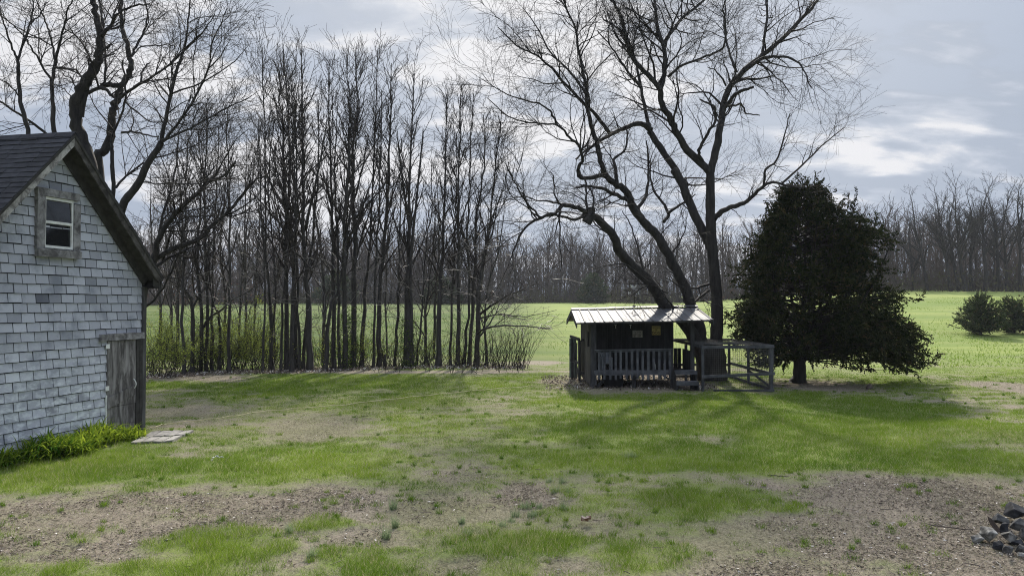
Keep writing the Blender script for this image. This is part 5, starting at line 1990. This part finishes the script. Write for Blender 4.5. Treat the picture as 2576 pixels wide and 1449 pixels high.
    P = np.column_stack([P, ground(P[:, 0], P[:, 1]) + .015 + .03 * NR.random(n)])
    tag(obj('straw_litter', leaf_cloud(P, .035), M['litter']), 'pale straw and leaf bits on the bare soil round the playhouse', kind='stuff')


build_brush()

# ------------------------------------------------------------------ evergreens
M['cedar'] = leaf_mat('cedar', (0.012, 0.020, 0.009), (0.052, 0.056, 0.023), 0.2, cc=(0.070, 0.055, 0.028))
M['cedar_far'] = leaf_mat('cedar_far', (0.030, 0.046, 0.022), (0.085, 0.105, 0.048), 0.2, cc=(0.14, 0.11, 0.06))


def sprays(limbs, per_m, size, smin, droop=-.25, spread=.5):
    """feathery sprays of scale leaves along the limbs: sharp slivers fanning off short shoots"""
    P, D = [], []
    for pts, rad in limbs:
        n = len(pts)
        L = sum(math.dist(pts[i], pts[i + 1]) for i in range(n - 1))
        for _ in range(int(L * per_m * (1 - smin) + R.random())):
            s = smin + (1 - smin) * R.random()
            f = s * (n - 1)
            i = min(int(f), n - 2)
            f -= i
            a, b = pts[i], pts[i + 1]
            P.append(tuple(a[k] + (b[k] - a[k]) * f for k in range(3)))
            D.append(norm3((b[0] - a[0], b[1] - a[1], b[2] - a[2])))
    P, D = np.array(P), np.array(D)
    m = 9
    n = len(P)
    P = np.repeat(P, m, 0)
    Dr = np.repeat(D + NR.normal(0, spread, (n, 3)), m, 0)
    Dr[:, 2] += droop * np.repeat(NR.random(n), m)
    Dr /= np.linalg.norm(Dr, axis=1, keepdims=True)
    k = np.tile(np.linspace(0, 1, m), n)
    L = np.repeat(size * (1.0 + 1.4 * NR.random(n)), m)
    base = P + Dr * (k * L)[:, None]
    dd = Dr + NR.normal(0, .55, (n * m, 3))
    dd /= np.linalg.norm(dd, axis=1, keepdims=True)
    sd_ = np.cross(dd, NR.normal(size=(n * m, 3)))
    sd_ /= np.maximum(np.linalg.norm(sd_, axis=1, keepdims=True), 1e-6)
    ln = (size * (.55 + .5 * NR.random(n * m)))[:, None]
    wd = ln * .26
    V = np.stack([base - sd_ * wd * .5, base + dd * ln * .45 - sd_ * wd, base + dd * ln, base + dd * ln * .45 + sd_ * wd], 1)
    t = np.clip(np.repeat(NR.random(n) * .75, m) + NR.normal(0, .12, n * m), 0, .85)
    t = np.where(np.repeat(NR.random(n) < .07, m), .97, t)
    return V.reshape(-1, 3), np.arange(n * m * 4).reshape(-1, 4), t


def build_cedar():
    bx, by = flat(2010, 962)
    Y = by
    root = thing('cedar_tree', 'wide dark evergreen cedar on a short trunk beside the wire pen', 'tree', (bx, by, 0))
    # outline of the crown in the picture: left and right edge by height
    LFT = [(905, 1860), (880, 1840), (800, 1828), (700, 1835), (640, 1850), (600, 1885), (560, 1905), (520, 1945), (490, 1975), (462, 2012)]
    RGT = [(935, 2310), (905, 2350), (880, 2345), (830, 2330), (770, 2312), (700, 2300), (640, 2268), (600, 2235), (560, 2200), (520, 2125), (490, 2098), (462, 2075)]
    px = FPX / Y

    def edge(tab, y):
        ys = [p[0] for p in tab][::-1]
        xs = [p[1] for p in tab][::-1]
        return np.interp(y, ys, xs)
    tops = [(2030, 494, 0.0), (2088, 482, .5), (2152, 500, -.3), (1978, 500, .3), (2205, 540, .2), (1918, 545, -.3), (2250, 590, -.6), (2110, 512, -.8), (1885, 610, .4), (2058, 500, -1.0)]
    stem = []
    for tx, ty, dy in tops:
        p1 = at(tx, ty, Y + dy)
        q = at(2012, 850, Y)
        stem.append((smooth_line([(bx, by, .5), (bx + (p1[0] - bx) * .25, by + dy * .3, 1.5), (bx + (p1[0] - bx) * .7, by + dy * .8, p1[2] * .6), p1], 5, .02), None))
    stem = [(p, [.085 * (1 - .93 * i / (len(p) - 1)) + .006 for i in range(len(p))]) for p, _ in stem]
    tr = (smooth_line([(bx - .03, by, -.08), (bx, by, .15), (bx + .02, by, .5), (bx + .01, by, 1.0), (bx + .02, by, 1.7)], 4, .008), None)
    nT = len(tr[0])
    tr = (tr[0], [.34 - .10 * min(i / 4, 1) - .10 * (i / nT) for i in range(nT)])
    limbs = []
    for q in range(640):
        y = 474 + 442 * R.random() ** 1.12
        az = R.uniform(0, 2 * math.pi)
        if q % 2:
            az = R.gauss(0, .45) + (math.pi if R.random() < .5 else 0)
        zt_ = at(1288, y, Y)[2]
        xl, xr = (edge(LFT, y) - 2014) / px, (edge(RGT, y) - 2014) / px
        c = math.cos(az)
        rad = (xr if c > 0 else -xl)
        rz = .5 * (xr - xl) * .92
        rr = math.sqrt((rad * c) ** 2 + (rz * math.sin(az)) ** 2) * R.uniform(.70, 1.0) * (.70 + .42 * float(vnoise(np.array([az * 1.6 + 7]), np.array([y * .021 + 3]))[0]))
        tipx, tipy = bx + .05 + rr * math.cos(az) * 1.0, by + rr * math.sin(az)
        zs = max(zt_ - R.uniform(.15, .75) * (.4 + rr * .22), .75)
        lift = R.uniform(-.05, .25)
        p0 = (bx + R.uniform(-.15, .15) + (tipx - bx) * .04, by + R.uniform(-.15, .15), zs)
        p1 = (p0[0] + (tipx - p0[0]) * .4, p0[1] + (tipy - p0[1]) * .4, zs + (zt_ - zs) * .45 + lift * .6)
        p2 = (p0[0] + (tipx - p0[0]) * .75, p0[1] + (tipy - p0[1]) * .75, zs + (zt_ - zs) * .8 + lift)
        p3 = (tipx, tipy, zt_)
        pts = smooth_line([p0, p1, p2, p3], 3, .03)
        limbs.append((pts, [max(.022 * (1 - i / len(pts)), .004) for i in range(len(pts))]))
    # long low boughs to the right
    for k in range(46):
        ty = R.uniform(815, 935)
        tx = np.interp(ty, [815, 860, 905, 935], [2310, 2335, 2350, 2300]) - R.uniform(0, 60)
        d = R.uniform(-1.4, 1.6)
        p3 = at(tx, ty, Y + d)
        s = at(2020, R.uniform(800, 890), Y)
        mid = tuple((s[i] + p3[i]) / 2 + (0, 0, .25)[i] for i in range(3))
        pts = smooth_line([s, mid, p3], 5, .03)
        limbs.append((pts, [max(.04 * (1 - i / len(pts)), .004) for i in range(len(pts))]))
    lead = sprout(stem, 3.2, .45, .3, .9, 40, .6, .012, .004, 5, .1, .06, .5)
    limbs += lead
    side = sprout(limbs, 2.2, .3, .25, .75, 45, .7, .010, .003, 5, .12, .02, .4)
    emit('trunk', [tr], M['bark'], root, 12)
    emit('limbs', stem + limbs + side, M['twig'], root, 4)
    V, F, t = sprays(limbs + side + stem, 16, .085, .30, -.35, .55)
    obj('crown', (V, F, t), M['cedar'], root)


build_cedar()


def small_cedar(px, py, w, h, dens, label, name='small_cedar', grp='small cedars in the field', mat=None, Yd=None, size=.10):
    x, Y = Yd if Yd else flat(px, py)
    if not Yd:
        d = ray(px, py)
        Y = 20.0
        while Y < 200 and EYE + d[2] * Y / d[1] > gz(d[0] * Y / d[1], Y):
            Y += .1
        x = d[0] * Y / d[1]
    g = gz(x, Y)
    root = thing(name, label, 'evergreen bush', (x, Y, g), grp)
    limbs = []
    for _ in range(dens):
        f = R.random()
        az = R.uniform(0, 6.283)
        rr = w / 2 * (1 - f) ** .42 * R.uniform(.6, 1.08)
        z0 = g + h * f * .75
        tip = (x + math.cos(az) * rr, Y + math.sin(az) * rr, g + .12 * h + h * f * .9 + R.uniform(0, .12) * h)
        pts = smooth_line([(x, Y, z0), ((x + tip[0]) / 2, (Y + tip[1]) / 2, (z0 + tip[2]) / 2 - .03), tip], 3, .02)
        limbs.append((pts, [max(.018 * (1 - i / len(pts)), .004) for i in range(len(pts))]))
    tr = ([(x, Y, g - .1), (x, Y, g + h * .5), (x + .02, Y, g + h)], [.07, .04, .008])
    emit('trunk', [tr] + limbs, M['twig'], root, 4)
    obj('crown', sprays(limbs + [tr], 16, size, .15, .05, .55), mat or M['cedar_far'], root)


small_cedar(2468, 843, 3.6, 2.35, 190, 'rounded small cedar bush alone in the bright field')
small_cedar(2552, 838, 3.5, 2.1, 150, 'small cedar bush with browned tips next to the rounded one')
small_cedar(2620, 842, 2.6, 2.0, 90, 'small browned cedar bush cut by the picture edge')


# ------------------------------------------------------------------ far woods
def wood_tree(h, spread, n1, detail):
    """one bare tree at the origin as polylines"""
    t = branch((0, 0, -.3), norm3((R.gauss(0, .06), R.gauss(0, .06), 1)), h * .72, h * .013, h * .004, 7, .04, .03)
    prim = sprout([t], n1 / (h * .72), .25, h * .2, h * .42, 38, .6, .2, .03, 6, .10, .05, .5)
    sec = sprout(prim, detail / h * 9, .2, h * .08, h * .2, 38, .6, .08, .022, 4, .12, .05, .4)
    ter = sprout(sec, detail / h * 10, .2, h * .04, h * .1, 36, .7, .04, .018, 3, .1, .05, .3)
    return [t] + prim + sec + ter


def edge_y(x):
    """distance at which the wood begins"""
    return np.interp(x, [-140, -60, -20, 10, 30, 44, 58, 110, 170], [128, 140, 150, 158, 150, 128, 116, 112, 110])


def build_woods():
    protos = []
    wav = lambda q: 4.0 * math.sin(q * .11) + 2.5 * math.sin(q * .31 + 1)
    for k in range(7):
        h = 15.5
        P = wood_tree(h, 1, 20, 1.25)
        protos.append(tubes(P, 3))
    Vs, Fs, base = [], [], 0
    n = 0
    for row in range(10):
        x = -128 + R.uniform(0, 4)
        while x < 112:
            Yb = float(edge_y(x)) + wav(x) + 2 + row * 4.2 + R.uniform(-1.8, 1.8)
            xx = x + R.uniform(-1.5, 1.5)
            s = R.uniform(.72, 1.18) * (1.16 if xx < 40 else 1.0) * (.72 if row < 1 else 1)
            a = R.uniform(0, 6.283)
            V, F = protos[R.randrange(7)]
            c, sn = math.cos(a) * s, math.sin(a) * s
            W = np.stack([V[:, 0] * c - V[:, 1] * sn + xx, V[:, 0] * sn + V[:, 1] * c + Yb, V[:, 2] * s * R.uniform(.92, 1.05) + gz(xx, Yb)], -1)
            Vs.append(W)
            Fs.append(F + base)
            base += len(V)
            n += 1
            x += R.uniform(2.0, 3.6)
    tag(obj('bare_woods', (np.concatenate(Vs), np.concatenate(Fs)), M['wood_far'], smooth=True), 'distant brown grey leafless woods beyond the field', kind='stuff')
    # brush and saplings under the wood's edge
    polys = []
    for _ in range(17000):
        x = R.uniform(-128, 115)
        Yb = float(edge_y(x)) + wav(x) + R.uniform(-1.0, 26)
        p = (x, Yb, gz(x, Yb) - .1)
        d = norm3((R.gauss(0, .35), R.gauss(0, .35), 1))
        polys.append(branch(p, d, R.uniform(1.5, 8.5) * (1 if R.random() < .65 else .5), R.uniform(.02, .06), .014, 5, .16, .03))
    polys += sprout(polys, .8, .3, .5, 1.8, 45, .7, .025, .014, 3, .15, .03)
    tag(obj('wood_brush', tubes(polys, 3), M['wood_far'], smooth=True), 'tangled grey brown brush under the edge of the distant woods', kind='stuff')
    # pale dead grass and green haze of leafing brush along the edge
    n = 26000
    x = NR.uniform(-128, 115, n)
    Yb = edge_y(x) + NR.uniform(-1.2, 12, n)
    clump = fbm(x, Yb, .12, 3)
    hgt = 3.8 * NR.random(n) ** 1.8 * clump * 1.6
    P = np.column_stack([x, Yb, ground(x, Yb) + hgt])
    M['far_leaf'] = leaf_mat('far_leaf', (0.055, 0.050, 0.030), (0.115, 0.115, 0.055), .3, cc=(0.16, 0.075, 0.045))
    V, F, t = leaf_cloud(P, .17)
    t = np.clip(clump[:, ] * 1.1 - .1 + NR.normal(0, .1, n), 0, .8)
    t = np.where((fbm(x + 50, Yb, .09, 2) > .66) & (NR.random(n) < .6), .97, t)
    tag(obj('far_undergrowth', (V, F, t), M['far_leaf']), 'olive and rusty undergrowth at the foot of the distant woods', kind='stuff')
    # big trees one can tell apart on the right
    data = [(2333, 120, 17.6, -.10, 'leftmost big bare tree of the far stand right of the cedar'), (2392, 117, 18.6, -.16, 'big bare tree leaning left in the far stand right of the cedar'),
            (2412, 119, 17.5, -.05, 'slim straight trunk between two leaning ones in the far stand'), (2432, 116, 19.4, -.20, 'big far bare tree with the strongest leftward lean'),
            (2445, 118, 17.6, -.06, 'far bare tree close beside the strongest leaning trunk'), (2478, 116, 19.2, .02, 'broad crowned upright bare tree of the far stand'),
            (2506, 118, 18.6, .04, 'upright far bare tree above the gap left of the small cedars'), (2534, 117, 18.8, .10, 'far bare tree leaning gently right above the rounded cedar bush'),
            (2566, 116, 18.8, -.02, 'rightmost far bare tree, cut by the picture edge'), (2300, 122, 13.5, -.12, 'lowest far bare tree, half hidden behind the cedar crown')]
    for px, Yb, h, lean, label in data:
        x = at(px, 730, Yb)[0]
        g = gz(x, Yb)
        root = thing('far_tree', label, 'tree', (x, Yb, g), 'big bare trees of the far stand')
        t = branch((x, Yb, g - .3), norm3((lean, R.gauss(0, .05), 1)), h * .55, R.uniform(.26, .36), .13, 8, .035, .03)
        prim = sprout([t], 1.5, .40, h * .28, h * .58, 40, .62, .2, .035, 9, .10, .055, .42)
        top = branch(t[0][-1], norm3((lean * .5, 0, 1)), h * .36, .13, .02, 8, .09, .04)
        prim.append(top)
        sec = sprout(prim, 1.25, .18, h * .07, h * .22, 40, .6, .07, .016, 6, .12, .04, .4)
        ter = sprout(sec + prim, 1.9, .2, h * .03, h * .10, 40, .7, .03, .012, 4, .12, .05, .3)
        tw = sprout(ter, 2.0, .2, h * .02, h * .055, 40, .7, .015, .011, 3, .12, .05, .3)
        split_emit(root, [t, top] + prim[:0], prim + sec + ter + tw, M['far_bark'], M['far_bark'], 7)
    # dark evergreens against the wood's edge
    for px, d, w, h, label in ((1110, 147, 7.5, 4.6, 'dark far evergreen at the wood edge seen between thicket trunks'), (1492, 155, 6.5, 5.0, 'dark far evergreen at the wood edge left of the weather vane'), (845, 142, 8.0, 5.0, 'broad dark far evergreen at the wood edge behind the dense trunk cluster')):
        x = at(px, 750, d)[0]
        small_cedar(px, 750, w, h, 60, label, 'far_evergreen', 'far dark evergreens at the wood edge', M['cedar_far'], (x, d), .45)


build_woods()


# ------------------------------------------------------------------ stones, tufts and small things on the ground
def hull_rock(name, c, size, label, mat, seed, flatb=.5, tilt=(0, 0, 0)):
    import bmesh
    rr = random.Random(seed)
    bm = bmesh.new()
    for _ in range(12):
        d = norm3((rr.gauss(0, 1), rr.gauss(0, 1), rr.gauss(0, 1)))
        k = rr.uniform(.82, 1.0)
        bm.verts.new((d[0] * k, d[1] * k, d[2] * k))
    bmesh.ops.convex_hull(bm, input=bm.verts)
    bmesh.ops.delete(bm, geom=[v for v in bm.verts if not v.link_faces], context='VERTS')
    bmesh.ops.bevel(bm, geom=bm.edges[:] + bm.verts[:], offset=.035, segments=1, affect='EDGES', profile=.6)
    bmesh.ops.triangulate(bm, faces=bm.faces)
    bmesh.ops.subdivide_edges(bm, edges=bm.edges, cuts=1)
    for v in bm.verts:
        x, y, z = v.co
        n = (float(fbm(np.array([x * 1.3 + seed]), np.array([y * 1.3 + z * 1.7]), 1.0, 3)[0]) - .5) * .16
        v.co *= 1 + n
    from mathutils import Euler
    bm.transform(Euler(tilt).to_matrix().to_4x4())
    for v in bm.verts:
        v.co = (v.co.x * size[0] / 2, v.co.y * size[1] / 2, v.co.z * size[2] / 2)
    zmin = min(v.co.z for v in bm.verts)
    me = bpy.data.meshes.new(name)
    bm.to_mesh(me)
    bm.free()
    me.polygons.foreach_set('use_smooth', np.full(len(me.polygons), False))
    o = link(name, me, mat)
    o.location = c
    tag(o, label, 'rock', 'rocks of the fire ring')
    return o


def build_small():
    M['rock'] = rough_mat('rock', (0.022, 0.023, 0.024), (0.11, 0.108, 0.102), 9, rough=.85, bump=.6, lo=.35, hi=.68, bdist=.01)
    M['dark_rock'] = rough_mat('dark_rock', (0.010, 0.011, 0.014), (0.042, 0.044, 0.050), 9, rough=.8, bump=.6, lo=.4, hi=.7, bdist=.01)
    M['pale_rock'] = rough_mat('pale_rock', (0.04, 0.039, 0.036), (0.32, 0.31, 0.285), 7, rough=.85, bump=.6, lo=.4, hi=.62, bdist=.01)
    zz = lambda x, y: ((2700 + x * .17045) * .8587, (1440 + y * .17045) * .8587)

    def rk(x, y, w, h, z, mat, label, seed, dep=1.0, tilt=(0, 0, 0)):
        """picture centre and size in the enlarged corner view, z = height of its centre"""
        px, py = zz(x, y)
        d = ray(px, py)
        k = (z - EYE) / d[2]
        Y = d[1] * k
        s = .17045 * .8587 * Y / FPX
        hull_rock('fire_ring_rock', (d[0] * k, Y, z), (w * s, w * s * dep, h * s * 1.12), label, mat, seed, tilt=tilt)
    rk(1620, 330, 520, 270, .13, M['dark_rock'], 'large blackened rock on top at the back of the rock pile', 3)
    rk(1330, 500, 370, 240, .09, M['rock'], 'flat topped grey rock behind the rusty blade', 5)
    rk(1660, 560, 330, 260, .12, M['rock'], 'mottled grey rock below the large blackened one', 8)
    rk(1450, 640, 300, 210, .06, M['dark_rock'], 'dark rock wedged in the middle of the pile', 21)
    rk(1170, 720, 380, 330, .10, M['pale_rock'], 'rounded rock with a whitish top in front of the rusty blade', 12, 1.0, (.3, .1, 0))
    rk(950, 820, 330, 200, .04, M['pale_rock'], 'low pointed rock lying outermost on the bare soil', 14, .8)
    rk(1520, 780, 330, 200, .085, M['pale_rock'], 'flat slab rock with a pale ledge in the middle of the pile', 17)
    rk(1745, 740, 240, 300, .10, M['rock'], 'upright grey rock at the picture edge in the pile', 19)
    rk(1320, 930, 230, 190, .045, M['dark_rock'], 'dark rock with a pale rim low at the front of the pile', 23)
    rk(1480, 990, 230, 190, .04, M['rock'], 'smooth grey rock low at the front of the pile', 29)
    rk(1680, 980, 250, 190, .05, M['rock'], 'grey rock above the flat cream one at the front', 31)
    rk(1700, 1075, 230, 120, .03, M['pale_rock'], 'flat cream rock lowest at the front of the pile', 37, .9)
    rk(1365, 1075, 80, 60, .012, M['pale_rock'], 'fist sized pebble lying before the rock pile', 41)
    rk(1600, 860, 330, 180, .03, M['dark_rock'], 'black rock in the gap under the slab with the pale ledge', 43)
    rk(1860, 900, 300, 330, .08, M['dark_rock'], 'dark rock beyond the upright grey one', 45)
    # rusty blade of bark
    M['rust'] = rough_mat('rust', (0.045, 0.032, 0.028), (0.10, 0.070, 0.058), 12, bump=.4)
    b = Buf()
    pts = []
    for (x, y, w, z) in ((1345, 690, 60, .07), (1290, 620, 80, .11), (1225, 530, 75, .16), (1180, 470, 45, .20), (1145, 425, 8, .225)):
        px, py = zz(x, y)
        c = at(px, py, 7.86)
        pts.append((c, w * .17045 * .8587 * 7.86 / FPX))
    for i in range(len(pts) - 1):
        (a, wa), (c, wc) = pts[i], pts[i + 1]
        q = lambda p, w, s, d: (p[0] + s * w / 2, p[1] + d, p[2] + s * w * .25)
        b.hexa([q(a, wa, -1, 0), q(a, wa, 1, .02), q(a, wa, 1, .032), q(a, wa, -1, .012), q(c, wc, -1, 0), q(c, wc, 1, .02), q(c, wc, 1, .032), q(c, wc, -1, .012)])
    tag(obj('bark_shard', b, M['rust']), 'rusty brown pointed blade sticking up from the rock pile', 'shard')
    # fallen sticks
    M['stick'] = rough_mat('stick', (0.05, 0.04, 0.034), (0.13, 0.105, 0.09), 8, bump=.2)
    for (x0, y0), (x1, y1), label in ((zz(130, 625), zz(900, 720), 'long thin stick lying beside the rock pile'), ((565, 1170), (582, 1150), 'thin dark stick lying in the grass before the shed'),
                                      (zz(1290, 1270), zz(1380, 1370), 'short curved pale stick in front of the rocks'), ((1930, 1203), (1985, 1207), 'dark stick at the grass edge of the bare fire pit soil'),
                                      ((415, 1371), (452, 1358), 'pale flat stick on the bare soil by the big grass clump')):
        a, c = flat(x0, y0), flat(x1, y1)
        pts = []
        for k in range(9):
            f = k / 8
            x, y = a[0] + (c[0] - a[0]) * f + R.uniform(-.006, .006), a[1] + (c[1] - a[1]) * f + R.uniform(-.015, .015)
            pts.append((x, y, gz(x, y) + .034 + R.uniform(0, .01)))
        b = Buf()
        b.tube(pts, [.008 * (1 - .4 * k / 8) for k in range(9)], 6)
        tag(obj('stick', b, M['pale_twig'] if 'pale' in label else M['stick'], smooth=True), label, 'stick', 'fallen sticks')
    # dead leaf with a white edge
    M['leaf_brown'] = rough_mat('leaf_brown', (0.20, 0.10, 0.07), (0.55, 0.46, 0.38), 14, bump=.2, lo=.4, hi=.6)

    def curled(px, py, w, h, mat, label, name, cat, grp, seed):
        rr = random.Random(seed)
        x, y = flat(px, py)
        z = gz(x, y) + .055
        b = Buf()
        n = 7
        row = []
        for i in range(n):
            u = i / (n - 1) * 2 - 1
            half = h * (1 - u * u) ** .5 * .5 + .004
            row.append([(x + u * w / 2, y + half * k + rr.uniform(-.01, .01), z + .35 * h * k * k + .25 * w * u * u * .4 + rr.uniform(0, .02)) for k in (-1, -.3, .3, 1)])
        for i in range(n - 1):
            for k in range(3):
                P = [row[i][k], row[i + 1][k], row[i + 1][k + 1], row[i][k + 1]]
                b.poly(P)
                b.poly([(p[0], p[1], p[2] - .002) for p in P[::-1]])
        tag(obj(name, b, mat, smooth=True), label, cat, grp)
    curled(1474, 1322, .115, .10, M['leaf_brown'], 'brown curled dead leaf with pale edge alone in the thin grass', 'dead_leaf', 'leaf', None, 2)
    for i, (px, py, w, label) in enumerate(((545, 1160, .05, 'largest white scrap in the grass before the shed'), (536, 1163, .035, 'white scrap on the shed side of the largest one'), (552, 1162, .03, 'white scrap just right of the largest one'), (533, 1169, .03, 'small lone white scrap nearest the bare soil'), (559, 1161, .035, 'outermost white scrap on the playhouse side'))):
        curled(px, py, w, w * .8, M['white_paint'], label, 'white_scrap', 'scrap', 'white scraps in the grass', 10 + i)
    # stiff blue green tufts
    M['tuft'] = leaf_mat('tuft', (0.13, 0.185, 0.095), (0.30, 0.37, 0.20), .45)
    z7 = lambda x, y: (858.7 + x * .3334, 1073.4 + y * .3334)
    T = [(z7(1570, 425), 55, 45, 'narrow tuft at the back of the tuft group, on the bare sand side'), (z7(1665, 435), 60, 45, 'narrow tuft at the back of the tuft group, next to the mown grass'),
         (z7(1612, 500), 55, 55, 'squat tuft in the second row of the tuft group'), (z7(1712, 508), 45, 50, 'low pale tuft right of the squat one'),
         (z7(1390, 612), 62, 80, 'wide tuft made of two clumps in the front tuft group'), (z7(1490, 615), 52, 45, 'small round tuft between the wide one and the tall one'),
         (z7(1675, 638), 85, 60, 'tallest tuft at the playhouse side of the front tuft group'), (z7(1315, 675), 65, 70, 'broad tuft lowest left of the front tuft group'),
         (z7(1440, 685), 70, 65, 'dense dark tuft nearest the camera in the front tuft group'), (z7(392, 620), 85, 50, 'tall thin tuft farthest back of the three by the mulch edge'),
         (z7(405, 765), 100, 40, 'tallest thin tuft of the three by the mulch edge'), (z7(335, 845), 95, 60, 'bushy tuft nearest the camera of the three by the mulch edge'),
         (z7(950, 835), 80, 60, 'tuft leaning left alone in the thin dead lawn'), (z7(1215, 765), 70, 60, 'faint grey tuft behind the brown leaf towards the shed'),
         (z7(910, 730), 60, 40, 'small faint tuft behind the left leaning tuft'), (z7(1280, 725), 45, 50, 'low faint tuft just left of the dark front tuft'),
         ((728, 1346), 90, 45, 'thin upright tuft beside the big bright grass clump'), ((783, 1408), 100, 50, 'tall thin tuft right of the big bright grass clump'),
         (z7(2160, 245), 60, 70, 'tall tuft in the lush grass below the playhouse steps'), (z7(2205, 245), 60, 40, 'narrow tuft beside the tall one in the lush grass'),
         ((2440, 985 - 7), 0, 0, '')]
    for (px, py), h, w, label in T:
        if not h:
            continue
        x, y = flat(px, py)
        s = .3334 * y / FPX
        n = 120
        hh, ww = h * s * 1.25, w * s * 1.35
        rr = np.sqrt(NR.random(n)) * ww * .42
        aa = NR.random(n) * 6.283
        X_, Y_ = x + np.cos(aa) * rr, y + np.sin(aa) * rr * .9
        lean = np.abs(NR.normal(0, .42, n))
        V, F = slivers(X_, Y_, hh * (.35 + .75 * NR.random(n) ** 1.4), .0055 * (.7 + .6 * NR.random(n)), lean)
        o = obj('grass_tuft', (V, F, NR.random(n)), M['tuft'])
        tag(o, label, 'grass tuft', 'stiff blue green tufts in the lawn')
    # small stump mound at the end of the cedar's shadow
    x, y = flat(2187, 978)
    b = Buf()
    b.tube([(x, y, -.03), (x, y, .05), (x + .01, y, .12), (x + .03, y, .15)], [.11, .09, .06, .02], 9)
    tag(obj('stump', b, M['stick'], smooth=True), 'little broken stump on the bright grass beside the cedar', 'stump')


build_small()


# ------------------------------------------------------------------ the air
def build_haze():
    b = Buf()
    b.box(-420, 420, -40, 420, -2.5, 60)
    m = bpy.data.materials.new('air')
    m.use_nodes = True
    nt = m.node_tree
    nt.nodes.clear()
    out = nt.nodes.new('ShaderNodeOutputMaterial')
    v = nt.nodes.new('ShaderNodeVolumePrincipled')
    v.inputs['Color'].default_value = (0.80, 0.86, 0.95, 1)
    v.inputs['Density'].default_value = 0.00027
    v.inputs['Anisotropy'].default_value = 0.2
    nt.links.new(v.outputs[0], out.inputs['Volume'])
    tag(obj('haze', b, m), 'thin grey blue haze in the air over field and woods', kind='stuff')


build_haze()
